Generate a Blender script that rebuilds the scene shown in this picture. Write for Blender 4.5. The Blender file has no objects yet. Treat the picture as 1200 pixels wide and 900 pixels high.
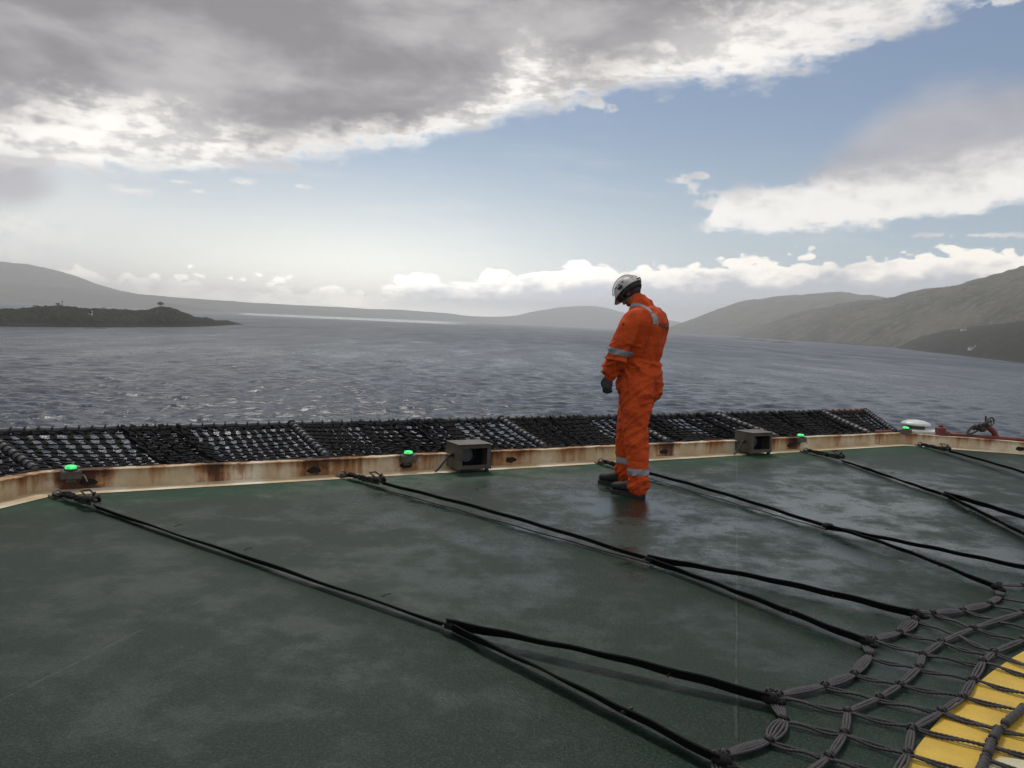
import bpy, bmesh, math, random
import numpy as np
from mathutils import Vector, Matrix, noise
from mathutils.bvhtree import BVHTree
R = math.radians
random.seed(7); rng = np.random.default_rng(7)
scene = bpy.context.scene
COL = scene.collection

# ------------------------------------------------------------------ camera model
FPX = 950.0; HC = 1.4
PITCH = math.atan(72.0/950); ROLL = math.atan(.0462)
FW = np.array([0, math.cos(PITCH), -math.sin(PITCH)]); UP0 = np.array([0, math.sin(PITCH), math.cos(PITCH)])
RT = math.cos(ROLL)*np.array([1., 0, 0]) + math.sin(ROLL)*UP0
UP = math.cos(ROLL)*UP0 - math.sin(ROLL)*np.array([1., 0, 0])
def ray(x, y): return (x-600)/FPX*RT - (y-450)/FPX*UP + FW
def P(x, y, z=0.):
    d = ray(x, y); t = (z-HC)/d[2]
    return np.array([0, 0, HC]) + d*t
def azel(x, y):
    d = ray(x, y); return math.degrees(math.atan2(d[0], d[1])), math.degrees(math.asin(d[2]/np.linalg.norm(d)))
SEA = -15.0

# ------------------------------------------------------------------ object helpers
def tag(o, label=None, cat=None, group=None, kind=None):
    if label: o['label'] = label
    if cat: o['category'] = cat
    if group: o['group'] = group
    if kind: o['kind'] = kind
    return o
def empty(name, loc=(0, 0, 0), rz=0.):
    o = bpy.data.objects.new(name, None); o.location = [float(v) for v in loc]; o.rotation_euler = (0, 0, rz)
    o.empty_display_size = .1
    COL.objects.link(o); return o
def mesh_obj(name, verts, faces, mat, parent=None, smooth=False):
    me = bpy.data.meshes.new(name)
    me.from_pydata([tuple(map(float, v)) for v in verts], [], faces); me.update()
    if mat: me.materials.append(mat)
    if smooth: me.polygons.foreach_set('use_smooth', [True]*len(me.polygons))
    o = bpy.data.objects.new(name, me); COL.objects.link(o)
    if parent: o.parent = parent
    return o
def copy_tree(o, parent=None):
    c = o.copy(); COL.objects.link(c)
    if parent: c.parent = parent
    for ch in list(o.children): copy_tree(ch, c)
    return c

class MB:
    def __init__(s): s.v = []; s.f = []; s.n = 0
    def add(s, vs, fs):
        b = len(s.v); s.v.extend([tuple(map(float, v)) for v in vs]); s.f.extend([tuple(i+b for i in f) for f in fs])
    def grid(s, rows, closed_u=True, caps=True):
        m = len(rows[0]); vs = [p for r in rows for p in r]; fs = []
        for i in range(len(rows)-1):
            for j in range(m if closed_u else m-1):
                k = (j+1) % m
                fs.append((i*m+j, i*m+k, (i+1)*m+k, (i+1)*m+j))
        if caps and closed_u:
            fs.append(tuple(range(m-1, -1, -1))); fs.append(tuple((len(rows)-1)*m+j for j in range(m)))
        s.add(vs, fs)
    def tube(s, path, r, n=8, caps=True, wob=0., per=.03):
        path = [np.array(p, float) for p in path]; rows = []
        up = np.array([0, 0, 1.]); L = 0
        for i, p in enumerate(path):
            t = path[min(i+1, len(path)-1)]-path[max(i-1, 0)]; t = t/(np.linalg.norm(t)+1e-12)
            if i: L += np.linalg.norm(p-path[i-1])
            a = np.cross(t, up)
            if np.linalg.norm(a) < .05: a = np.cross(t, np.array([1., 0, 0]))
            a /= np.linalg.norm(a); b = np.cross(a, t)
            ri = r[i] if hasattr(r, '__len__') else r
            if hasattr(ri, '__len__'): ra, rb = ri
            else: ra = rb = ri
            k = 1+wob*math.sin(2*math.pi*L/per) if wob else 1
            rows.append([p + k*(ra*math.cos(q)*a + rb*math.sin(q)*b) for q in [2*math.pi*j/n for j in range(n)]])
        s.grid(rows, True, caps)
    def ribbon(s, path, w, th, roll):
        path = [np.array(p, float) for p in path]; rows = []; up = np.array([0, 0, 1.])
        for i, p in enumerate(path):
            t = path[min(i+1, len(path)-1)]-path[max(i-1, 0)]; t = t/np.linalg.norm(t)
            a = np.cross(t, up); a /= np.linalg.norm(a); b = np.cross(a, t)
            ro = roll[i] if hasattr(roll, '__len__') else roll
            A = math.cos(ro)*a+math.sin(ro)*b; B = -math.sin(ro)*a+math.cos(ro)*b
            rows.append([p+A*w/2+B*th/2, p-A*w/2+B*th/2, p-A*w/2-B*th/2, p+A*w/2-B*th/2])
        s.grid(rows)
    def box(s, c, size, rz=0., ax=None, bev=0.):
        """box, centre c; ax = (a,b,c) axes"""
        c = np.array(c, float)
        if ax is None: ax = (np.array([math.cos(rz), math.sin(rz), 0]), np.array([-math.sin(rz), math.cos(rz), 0]), np.array([0, 0, 1.]))
        a, b, k = [np.array(x, float) for x in ax]; hx, hy, hz = [q/2 for q in size]
        if bev <= 0:
            vs = [c+a*x*hx+b*y*hy+k*z*hz for z in (-1, 1) for x, y in ((-1, -1), (1, -1), (1, 1), (-1, 1))]
            s.add(vs, [(3, 2, 1, 0), (4, 5, 6, 7), (0, 1, 5, 4), (1, 2, 6, 5), (2, 3, 7, 6), (3, 0, 4, 7)]); return
        rows = []
        def ring(x, y, z, bb):
            pts = []
            for sx, sy in ((1, 1), (-1, 1), (-1, -1), (1, -1)):
                if sx*sy > 0: pts += [(sx*x, sy*(y-bb)), (sx*(x-bb), sy*y)]
                else: pts += [(sx*(x-bb), sy*y), (sx*x, sy*(y-bb))]
            return [c+a*u+b*v+k*z for u, v in pts]
        rows = [ring(hx-bev, hy-bev, -hz, bev*.5), ring(hx, hy, -hz+bev, bev), ring(hx, hy, hz-bev, bev), ring(hx-bev, hy-bev, hz, bev*.5)]
        s.grid(rows)
    def lathe(s, c, prof, n=24, ax=None):
        c = np.array(c, float)
        if ax is None: ax = (np.array([1., 0, 0]), np.array([0, 1., 0]), np.array([0, 0, 1.]))
        a, b, k = [np.array(x, float) for x in ax]
        s.grid([[c+a*r*math.cos(q)+b*r*math.sin(q)+k*z for q in [2*math.pi*j/n for j in range(n)]] for r, z in prof])
    def ell(s, c, rad, n=12, m=8, ax=None):
        s_ = [(math.sin(math.pi*i/m), -math.cos(math.pi*i/m)) for i in range(m+1)]
        c = np.array(c, float)
        if ax is None: ax = (np.array([1., 0, 0]), np.array([0, 1., 0]), np.array([0, 0, 1.]))
        a, b, k = [np.array(x, float) for x in ax]
        s.grid([[c+a*rad[0]*max(r, 1e-3)*math.cos(q)+b*rad[1]*max(r, 1e-3)*math.sin(q)+k*rad[2]*z for q in [2*math.pi*j/n for j in range(n)]] for r, z in s_])
    def build(s, name, mat, parent=None, smooth=False):
        return mesh_obj(name, s.v, s.f, mat, parent, smooth)

def crom(pts, k=8):
    pts = [np.array(p, float) for p in pts]
    q = [2*pts[0]-pts[1]]+pts+[2*pts[-1]-pts[-2]]; out = []
    for i in range(1, len(q)-2):
        for j in range(k):
            t = j/k
            out.append(.5*((2*q[i])+(-q[i-1]+q[i+1])*t+(2*q[i-1]-5*q[i]+4*q[i+1]-q[i+2])*t*t+(-q[i-1]+3*q[i]-3*q[i+1]+q[i+2])*t**3))
    out.append(pts[-1]); return out
def lin(a, b, k): return [np.array(a, float)+(np.array(b, float)-np.array(a, float))*i/k for i in range(k+1)]

# ------------------------------------------------------------------ node helpers
class N:
    """a socket with arithmetic"""
    def __init__(s, t, k): s.t = t; s.k = k
    def _m(s, op, *o):
        n = s.t.nodes.new('ShaderNodeMath'); n.operation = op
        s.t.links.new(s.k, n.inputs[0])
        for i, q in enumerate(o):
            if isinstance(q, N): s.t.links.new(q.k, n.inputs[i+1])
            else: n.inputs[i+1].default_value = q
        return N(s.t, n.outputs[0])
    def __add__(s, o): return s._m('ADD', o)
    __radd__ = __add__
    def __sub__(s, o): return s._m('SUBTRACT', o)
    def __rsub__(s, o): return s._m('MULTIPLY', -1.)._m('ADD', o)
    def __mul__(s, o): return s._m('MULTIPLY', o)
    __rmul__ = __mul__
    def __truediv__(s, o): return s._m('DIVIDE', o)
    def max(s, o): return s._m('MAXIMUM', o)
    def min(s, o): return s._m('MINIMUM', o)
    def smooth(s, a, b, lo=0., hi=1.):
        n = s.t.nodes.new('ShaderNodeMapRange'); n.interpolation_type = 'SMOOTHSTEP'
        s.t.links.new(s.k, n.inputs['Value'])
        for nm, v in (('From Min', a), ('From Max', b), ('To Min', lo), ('To Max', hi)): n.inputs[nm].default_value = v
        return N(s.t, n.outputs[0])
def comb(t, x, y, z):
    n = t.nodes.new('ShaderNodeCombineXYZ')
    for i, q in enumerate((x, y, z)):
        if isinstance(q, N): t.links.new(q.k, n.inputs[i])
        else: n.inputs[i].default_value = q
    return N(t, n.outputs[0])
def sep(t, v):
    n = t.nodes.new('ShaderNodeSeparateXYZ'); t.links.new(v.k, n.inputs[0]); return [N(t, n.outputs[i]) for i in range(3)]
def fbm(t, v, scale, detail=5, rough=.55, dist=0.):
    n = t.nodes.new('ShaderNodeTexNoise'); n.inputs['Scale'].default_value = scale; n.inputs['Detail'].default_value = detail
    n.inputs['Roughness'].default_value = rough; n.inputs['Distortion'].default_value = dist
    if v is not None: t.links.new(v.k, n.inputs['Vector'])
    return N(t, n.outputs['Fac'])
def vor(t, v, scale, feat='F1'):
    n = t.nodes.new('ShaderNodeTexVoronoi'); n.feature = feat; n.inputs['Scale'].default_value = scale
    t.links.new(v.k, n.inputs['Vector']); return N(t, n.outputs['Distance'])
def mixc(t, f, a, b):
    n = t.nodes.new('ShaderNodeMix'); n.data_type = 'RGBA'
    if isinstance(f, N): t.links.new(f.k, n.inputs[0])
    else: n.inputs[0].default_value = f
    for i, q in ((6, a), (7, b)):
        if isinstance(q, N): t.links.new(q.k, n.inputs[i])
        else: n.inputs[i].default_value = (*q, 1)
    return N(t, n.outputs[2])
def vscale(t, v, s3):
    n = t.nodes.new('ShaderNodeVectorMath'); n.operation = 'MULTIPLY'; t.links.new(v.k, n.inputs[0]); n.inputs[1].default_value = s3
    return N(t, n.outputs[0])
def mat(name, col=(.5, .5, .5), rough=.6, metal=0., spec=.5):
    m = bpy.data.materials.new(name); m.use_nodes = True
    b = m.node_tree.nodes['Principled BSDF']
    b.inputs['Base Color'].default_value = (*col, 1); b.inputs['Roughness'].default_value = rough
    b.inputs['Metallic'].default_value = metal; b.inputs['Specular IOR Level'].default_value = spec
    return m, m.node_tree, b
def pos(t): return N(t, t.nodes.new('ShaderNodeNewGeometry').outputs['Position'])
def objc(t): return N(t, t.nodes.new('ShaderNodeTexCoord').outputs['Object'])
def bump(t, b, h, strength=.5, dist=.01):
    n = t.nodes.new('ShaderNodeBump'); n.inputs['Strength'].default_value = strength; n.inputs['Distance'].default_value = dist
    t.links.new(h.k, n.inputs['Height']); t.links.new(n.outputs[0], b.inputs['Normal']); return n
def setc(t, b, c): t.links.new(c.k, b.inputs['Base Color'])
def setr(t, b, c): t.links.new(c.k, b.inputs['Roughness'])

def simple(name, c1, c2, scale, rough=.6, metal=0., bs=.3, bd=.004, spec=.5, detail=6):
    m, t, b = mat(name, c1, rough, metal, spec); p = pos(t)
    f = fbm(t, p, scale, detail, .6).smooth(.35, .65)
    setc(t, b, mixc(t, f, c1, c2)); bump(t, b, fbm(t, p, scale*3, 5, .6), bs, bd); return m

# ------------------------------------------------------------------ sun and sky
SUN_AZ, SUN_EL = -14., 57.     # degrees, azimuth clockwise from the view axis (+Y)
sd = Vector((math.sin(R(SUN_AZ))*math.cos(R(SUN_EL)), math.cos(R(SUN_AZ))*math.cos(R(SUN_EL)), math.sin(R(SUN_EL))))
L = bpy.data.lights.new('sun', 'SUN'); L.energy = 1.8; L.angle = R(12); L.color = (1, .95, .87)
lo = bpy.data.objects.new('sun', L); COL.objects.link(lo); lo.location = (0, 0, 50)
lo.rotation_euler = (-sd).to_track_quat('-Z', 'Y').to_euler()

def build_world():
    w = bpy.data.worlds.new("World"); scene.world = w; w.use_nodes = True; t = w.node_tree
    bg = t.nodes['Background']; bg.inputs['Strength'].default_value = .1
    sky = t.nodes.new('ShaderNodeTexSky'); sky.sky_type = 'NISHITA'; sky.sun_disc = False
    sky.sun_elevation = R(SUN_EL); sky.sun_rotation = R(SUN_AZ); sky.air_density = 1.0; sky.dust_density = .6; sky.ozone_density = 1.5
    D = N(t, t.nodes.new('ShaderNodeTexCoord').outputs['Generated'])
    x, y, z = sep(t, D)
    az = x._m('ARCTAN2', y)*(180/math.pi); el = z._m('ARCSINE')*(180/math.pi)
    V = vscale(t, D, (1, 1, 2.4))
    nA = fbm(t, V, 7, 9, .58, .3)-.5; nB = fbm(t, comb(t, *[q+3.7 for q in sep(t, V)]), 24, 8, .6)-.5; nC = fbm(t, vscale(t, D, (1, 1, 1.5)), 50, 8, .62)-.5
    nL = fbm(t, comb(t, *[q+9.1 for q in sep(t, V)]), 3.5, 4, .5)-.5
    def curve(pts, top):
        mr = t.nodes.new('ShaderNodeMapRange'); t.links.new(az.k, mr.inputs['Value'])
        mr.inputs['From Min'].default_value = -45; mr.inputs['From Max'].default_value = 45
        fc = t.nodes.new('ShaderNodeFloatCurve'); c = fc.mapping.curves[0]
        fc.mapping.use_clip = False
        pts = [((a+45)/90, e/top) for a, e in pts]
        pts = [(0, pts[0][1])]+pts+[(1, pts[-1][1])]
        while len(c.points) < len(pts): c.points.new(.5, .5)
        for q, p in zip(c.points, pts): q.location = p
        fc.mapping.update(); t.links.new(mr.outputs[0], fc.inputs['Value'])
        return N(t, fc.outputs[0])*top
    pa = [azel(*q) for q in [(-60, 195), (30, 203), (110, 208), (200, 208), (300, 204), (400, 195), (470, 185), (560, 158), (640, 133), (720, 120), (800, 106), (870, 110), (930, 95), (1000, 70), (1060, 50), (1130, 18), (1200, -12)]]
    bA = curve(pa, 30)
    dA = (el-bA)/7.0 + nA*.46 + nB*.44 + nC*.20
    aA = dA.smooth(.0, .20)
    # ragged detail in the thin right end
    W = (1.12, 1.08, 1.02); G = (.335, .318, .335)
    tA = (el-bA)/7.0 + nA*1.5 + nB*.55 + nL*1.3 + nC*.2 + .08
    # boundary where the bright rim gives way to the dark base
    nS = fbm(t, comb(t, x*1.3+y*.2, y, z*7.), 9, 6, .6, .4)-.5
    rimd = ((nB*1.5+nC*.5+nA*1.1+nS*1.3)+.47).smooth(.30, .75)
    gb = curve([azel(*q) for q in [(-60, 150), (0, 152), (60, 148), (130, 135), (190, 130), (250, 150), (300, 178), (380, 182), (450, 172), (500, 148), (560, 118), (590, 92), (560, 55), (610, 60), (650, 92), (700, 98), (750, 78), (800, 48), (860, 34), (920, 16), (980, -10), (1100, -40), (1200, -60)] if q[0] not in (560,) or q[1] == 118], 40)
    tA = (el-gb)/3.2 + nA*2.2 + nB*1.3 + nC*.5
    cA = mixc(t, rimd, W, (.66, .64, .63))
    Gv = mixc(t, (nL*1.5+nA*1.3+nB*.4+.5).smooth(.25, .8), (.245, .232, .248), (.46, .44, .45))
    cA = mixc(t, tA.smooth(-.55, .85), cA, Gv)
    cA = mixc(t, (nA*1.3+nL*1.2+nB*.6+.05).smooth(.10, .55)*.30*(1.-((el-bA)/14.).smooth(.3, 1.)), cA, (.75, .73, .70))
    far = az.smooth(8., 28.)                     # right end of the sheet is thinner and lighter
    cA = mixc(t, far*.55, cA, (.62, .61, .62))
    # right bank
    lo_ = curve([azel(*q) for q in [(820, 268), (850, 276), (950, 276), (1030, 272), (1100, 258), (1200, 240), (1300, 220)]], 30)
    up_ = curve([azel(*q) for q in [(820, 256), (850, 218), (930, 205), (1000, 185), (1100, 165), (1200, 150), (1300, 130)]], 30)
    dB = ((el-lo_).min(up_-el))/3.0 + nA*.55 + nB*.85 + nC*.40
    endm = az.smooth(11.6, 13.2)
    aB = dB.smooth(.0, .30)*endm
    tB = (el-lo_)/5.0 + nA*.9 + nB*.6
    cB = mixc(t, (tB+nC*.5).smooth(.30, .95), (1.0, .97, .93), (.47, .46, .48))
    # grey veil above the bank
    up2 = curve([azel(*q) for q in [(900, 215), (960, 170), (1040, 110), (1100, 78), (1200, 66), (1300, 60)]], 30)
    dV = ((el-lo_-1.2).min(up2-el))/3.0 + nA*.5 + nB*.5
    aV = dV.smooth(.0, 1.0)*az.smooth(15., 19.)*.88
    cV = mixc(t, (nA+.5).smooth(.3, .7), (.40, .39, .43), (.52, .51, .54))
    # horizon cumulus
    pc = [azel(*q) for q in [(-40, 318), (60, 318), (130, 322), (200, 326), (280, 332), (360, 340), (440, 342), (480, 330), (540, 326), (600, 322), (640, 316), (700, 318), (760, 316), (830, 312), (900, 312), (960, 306), (1050, 306), (1120, 302), (1200, 300)]]
    tC = curve(pc, 30)
    vc = comb(t, x*1., y*1., z*1.7)
    nb1 = vor(t, comb(t, x+nC*.01, y+nC*.01, z*1.6+nC*.01), 22); nb2 = vor(t, comb(t, x+nC*.012, y, z*1.5+nC*.012), 60)
    dC = (tC-el)/1.6 + (.46-nb1)*1.0 + (.4-nb2)*.6 + nC*.8 + nB*.5 + az.smooth(-9., -4.)*.14+.22
    aC = dC.smooth(.0, .16)*(el.smooth(-.2, 1.2)*.45+.55)
    shC = (tC-el)/2.6 + nb1*.4 - nb2*.2 + nC*.7 + nB*.8
    cC = mixc(t, shC.smooth(.15, .75), (1.15, 1.09, .99), (.50, .52, .57))
    # warm glare low under the sun
    # small clouds
    sm = None
    blobs = [(155, 223, 34, 7), (210, 213, 17, 5), (232, 225, 20, 5), (284, 213, 19, 7), (350, 218, 20, 4), (30, 266, 95, 27), (-10, 292, 80, 22), (5, 305, 60, 9),
             (797, 211, 20, 9), (812, 222, 17, 15), (824, 206, 17, 6), (1150, 276, 90, 5), (1172, 3, 32, 8), (700, 125, 30, 12), (835, 240, 26, 26)]
    for bx, by, bw, bh in blobs:
        a0, e0 = azel(bx, by); ra = bw/950*57.3; re = bh/950*57.3
        q = 1.-(((az-a0)/ra)._m('POWER', 2.)+((el-e0)/re)._m('POWER', 2.))._m('SQRT')
        sm = q if sm is None else sm.max(q)
    dS = sm*1.0 + nC*3.0 + nB*1.8 - .28
    aS = (dS.smooth(.0, .55))*(sm.smooth(-.35, .1))
    cS = mixc(t, (nC*2.+nB+.5).smooth(.3, .9), (.85, .84, .80), (.62, .61, .62))
    # dark shaft patch far left
    a0, e0 = azel(-10, 205)
    q = 1.-(((az-a0)/4.2)._m('POWER', 2.)+((el-e0)/2.6)._m('POWER', 2.))._m('SQRT')
    aD = (q+nA*.6+nB*.3).smooth(.0, .7)*.8
    # compose (colours are radiance; background strength .1 -> scale by 10)
    # thin high haze: blue above, pale towards the horizon and towards the sun
    base = sky.outputs[0]
    sc = t.nodes.new('ShaderNodeVectorMath'); sc.operation = 'SCALE'; t.links.new(base, sc.inputs[0]); sc.inputs['Scale'].default_value = SKYMUL
    base = N(t, sc.outputs[0])
    def c10(c): return tuple(v*10 for v in c)
    hz = (1.-el.smooth(-1., 15.))
    dl = (az-(-14.))/26.
    sunward = (dl*dl*-1.)._m('EXPONENT')
    dl2 = (az-(-9.))/17.; sunw2 = (dl2*dl2*-1.)._m('EXPONENT')
    veilc = mixc(t, sunward, c10((.47, .56, .66)), c10((.80, .77, .70)))
    c = mixc(t, (hz*.70+sunward*.20*hz).min(1.), base, veilc)
    def sc10(v):
        n = t.nodes.new('ShaderNodeVectorMath'); n.operation = 'SCALE'; t.links.new(v.k, n.inputs[0]); n.inputs['Scale'].default_value = 10; return N(t, n.outputs[0])
    wisp = fbm(t, vscale(t, D, (1, 1, 7)), 6, 6, .6).smooth(.5, .8)*.25*(1.-el.smooth(9., 16.))
    c = mixc(t, wisp, c, c10((.80, .78, .75)))
    c = mixc(t, aC, c, sc10(cC))
    lowg = (1.-el.smooth(.0, 2.4))*(sunward*.25+.25)
    c = mixc(t, lowg, c, mixc(t, sunward, c10((.62, .65, .70)), c10((1.22, 1.10, .90))))
    c = mixc(t, aS*.8, c, sc10(cS))
    c = mixc(t, aV, c, sc10(cV))
    c = mixc(t, aB, c, sc10(cB))
    glow = (((az+31.)/7.)*((az+31.)/7.)*-1.-((el-6.)/3.5)*((el-6.)/3.5))._m('EXPONENT')
    c = mixc(t, glow*.4, c, c10((.95, .92, .88)))
    c = mixc(t, aD, c, c10((.42, .40, .43)))
    c = mixc(t, aA, c, sc10(cA))
    back = az._m('ABSOLUTE').smooth(55., 110.)*(.5)*el.smooth(0., 8.)
    c = mixc(t, back, c, c10((.80, .80, .82)))
    below = (el*-1.).smooth(0., 2.)
    c = mixc(t, below, c, c10((.10, .11, .13)))
    boost = ((el.max(0.)/3.6)*-1.)._m('EXPONENT').min(1.)*(sunw2*2.1+.75)+1.
    n_ = t.nodes.new('ShaderNodeVectorMath'); n_.operation = 'SCALE'; t.links.new(c.k, n_.inputs[0]); t.links.new(boost.k, n_.inputs['Scale'])
    t.links.new(n_.outputs[0], bg.inputs['Color'])
    w.cycles.sampling_method = 'MANUAL'; w.cycles.sample_map_resolution = 1024
SKYMUL = .72
build_world()

# ------------------------------------------------------------------ sea
def build_sea():
    m, t, b = mat('sea_water', (.008, .020, .042), .12); b.inputs['IOR'].default_value = 1.33
    p = pos(t); x, y, z = sep(t, p)
    rr = (x*x+y*y)._m('SQRT')
    ang = R(20)                                   # wind direction
    u = x*math.cos(ang)+y*math.sin(ang); v = y*math.cos(ang)-x*math.sin(ang)
    q = comb(t, u*.55, v, 0.)
    h = fbm(t, q, 1.3, 5, .62, .3)*.30 + fbm(t, q, .42, 4, .6, .3)*.62 + fbm(t, q, .13, 4, .6, .4)*2.4*rr.smooth(60., 300.) + fbm(t, q, .040, 4, .6, .4)*8.5*rr.smooth(250., 1000.) + fbm(t, q, .011, 4, .6, .4)*26.*rr.smooth(900., 3000.)
    # calm bright water far off, ruffled close by
    azs = x._m('ARCTAN2', y)*57.2958
    calm = rr.smooth(2500., 3200.)*azs.smooth(-19.5, -18.)*(1.-azs.smooth(-5.5, -2.))
    lane0 = (fbm(t, comb(t, x, y*.30, 11.), .03, 4, .6, .4)-.5)
    patch = fbm(t, comb(t, x, y, 0.), .0035, 4, .6).smooth(.35, .7)
    st = (1.-calm*.90)*(patch*.35+.65)*(lane0*.8+.95).max(.2)
    n = bump(t, b, h*st, 1., .85)
    lane = (fbm(t, comb(t, x, y*.30, 0.), .055, 4, .6, .4)-.5)*rr.smooth(120., 350.)*(1.-rr.smooth(900., 1800.)) + (fbm(t, comb(t, x, y*.22, 3.), .018, 4, .6, .4)-.5)*rr.smooth(250., 700.)*1.1 + (fbm(t, comb(t, x, y*.2, 7.), .0055, 4, .6, .4)-.5)*rr.smooth(700., 2200.)*1.1
    setr(t, b, (.25+rr.smooth(120., 900.)*.17+lane*.42).max(.07)*(1.-calm*.72))
    # rows of rings; fine where the sea is near
    f = FPX*(HC-SEA)
    radii = [0., 20, 40, 60, 80]
    ys = np.arange(f/88., 1.2, -.36)
    radii += list(f/ys); radii = [q for q in radii if q < 11000]+[11000, 12300]
    radii = np.array(radii)
    az = np.concatenate([np.linspace(-180, -44, 40, endpoint=False), np.linspace(-44, 44, 1100), np.linspace(44, 180, 40, endpoint=False)[1:]])
    A, Rr = np.meshgrid(np.radians(az), radii)
    X = Rr*np.sin(A); Y = Rr*np.cos(A); Z = np.full_like(X, 0.)
    step = np.gradient(Rr, axis=0)
    inside = np.abs(A) < R(44)
    lam0 = 1.5
    for i in range(64):
        lam = lam0*(1.036**i)
        k = 2*math.pi/lam; th = R(20)+math.pi/2+rng.normal(0, .55)
        amp = .0066*lam*(1 if lam < 6 else (6/lam)**1.6)*rng.uniform(.6, 1.2)
        ph = rng.uniform(0, 6.28)
        fade = np.clip((lam/(3.0*step)-.6), 0, 1)*inside*(Rr > 70)
        arg = k*(X*math.cos(th)+Y*math.sin(th))+ph + 1.4*np.sin((X*math.sin(th)-Y*math.cos(th))*k*.23+ph*3)
        s_ = np.sin(arg); Z += amp*fade*(s_+.35*(s_*s_-.5))
    Z += SEA
    nr, na = X.shape
    vs = np.stack([X, Y, Z], -1).reshape(-1, 3)
    idx = np.arange(nr*na).reshape(nr, na)
    a = idx[:-1, :]; c2 = idx[1:, :]
    nx = np.roll(idx, -1, axis=1)
    fs = np.stack([a, nx[:-1], nx[1:], c2], -1).reshape(-1, 4)[:, ::-1]
    me = bpy.data.meshes.new('sea'); me.vertices.add(len(vs)); me.vertices.foreach_set('co', vs.astype(np.float32).ravel())
    me.loops.add(fs.size); me.polygons.add(len(fs)); me.loops.foreach_set('vertex_index', fs.ravel().astype(np.int32))
    me.polygons.foreach_set('loop_start', np.arange(0, fs.size, 4, dtype=np.int32)); me.update(calc_edges=True); me.validate()
    me.polygons.foreach_set('use_smooth', np.ones(len(me.polygons), bool)); me.materials.append(m)
    o = bpy.data.objects.new('sea', me); COL.objects.link(o); tag(o, kind='structure')
build_sea()

# ------------------------------------------------------------------ land
def land_mat(name, c1, c2, c3, sc):
    m, t, b = mat(name, c1, .95, 0, .1); p = pos(t)
    f = fbm(t, p, sc, 8, .65).smooth(.38, .62); g = fbm(t, p, sc*5, 6, .7).smooth(.5, .64)
    c = mixc(t, f, c1, c2); c = mixc(t, fbm(t, p, sc*2.3, 7, .7).smooth(.52, .60)*.7, c, tuple(v*.55 for v in c1)); c = mixc(t, g*.75, c, c3)
    # bare rock along the waterline
    z = sep(t, p)[2]; n = fbm(t, p, sc*4, 4, .6)
    rk = 1.-(z+n*6.-3.).smooth(SEA+1.2, SEA+2.6)
    c = mixc(t, rk, c, (.055, .05, .045)); setc(t, b, c)
    bump(t, b, fbm(t, p, sc*4, 8, .7), .9, 1.2/sc*.12); return m
M_island = land_mat('island_heath', (.012, .015, .007), (.028, .027, .014), (.055, .052, .045), .06)
M_head = land_mat('headland_scrub', (.014, .017, .009), (.030, .028, .016), (.07, .065, .05), .03)  # darkened against the hillside; haze contrast is put into the colour
M_hill = land_mat('hillside_moor', (.045, .050, .030), (.13, .11, .075), (.20, .185, .15), .007)  # lighter than the headland: some distance haze is mixed into this colour
M_farhill = land_mat('far_hill_moor', (.06, .065, .035), (.10, .09, .055), (.12, .11, .09), .004)

def ridge(name, pts, m, sub=6, rows=26, rough=.06, seed=0, prof=1.0, back=.6, fade=1, kind='structure', nsc=1., crest=.6):
    """land from a shoreline: pts = (px, crest_py, shore distance, crest distance)"""
    ctl = []
    for px, cy, d0, d1 in pts:
        d = ray(px, cy); hyp = math.hypot(d[0], d[1]); h = HC+d1*d[2]/hyp
        ctl.append((math.atan2(d[0], d[1]), h-SEA, d0, d1))
    ctl.sort(); a = np.array(ctl)
    n = int((len(pts)-1)*sub)+1
    azs = np.interp(np.linspace(0, 1, n), np.linspace(0, 1, len(a)), a[:, 0])
    H = np.interp(azs, a[:, 0], a[:, 1]); D0 = np.interp(azs, a[:, 0], a[:, 2]); D1 = np.interp(azs, a[:, 0], a[:, 3])
    # softer crest
    k = max(1, sub//2); ker = np.hanning(2*k+3)[1:-1]; ker /= ker.sum()
    H = np.convolve(np.pad(H, len(ker)//2, 'edge'), ker, 'valid')[:n]
    vs = []; vv = list(np.linspace(0, 1, rows))+list(1+back*np.linspace(0, 1, rows//2+1)[1:])
    Lc = max(float(np.mean(D1-D0)), 20.)
    for i in range(n):
        for v in vv:
            dist = D0[i]+(D1[i]-D0[i])*v
            x = dist*math.sin(azs[i]); y = dist*math.cos(azs[i])
            if v <= 1: base = H[i]*(math.sin(v*math.pi/2)**prof)
            else: base = H[i]*max(0., math.cos((v-1)/back*math.pi/2))
            q = Vector((x/Lc*3*nsc, y/Lc*3*nsc, seed*7.3))
            nz = noise.fractal(q, .8, 2.1, 9)+.55*(.3-abs(noise.noise(q*5)))+.3*(.3-abs(noise.noise(q*13)))
            w = min(1, v*5)*min(1, max(0, (1+back-v)*3))
            e = min(1., min(i, n-1-i)/(n*.06+1)) if fade else 1
            z = base + nz*rough*H[i]*w*(crest if .93 < v < 1.05 else 1)*e
            vs.append((x, y, SEA-1.0+z if v > 0 else SEA-3))
    m_ = len(vv); fs = []
    for i in range(n-1):
        for j in range(m_-1): fs.append((i*m_+j, (i+1)*m_+j, (i+1)*m_+j+1, i*m_+j+1))
    o = mesh_obj(name, vs, fs, m, smooth=True)
    if kind: tag(o, kind=kind)
    return o
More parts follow.
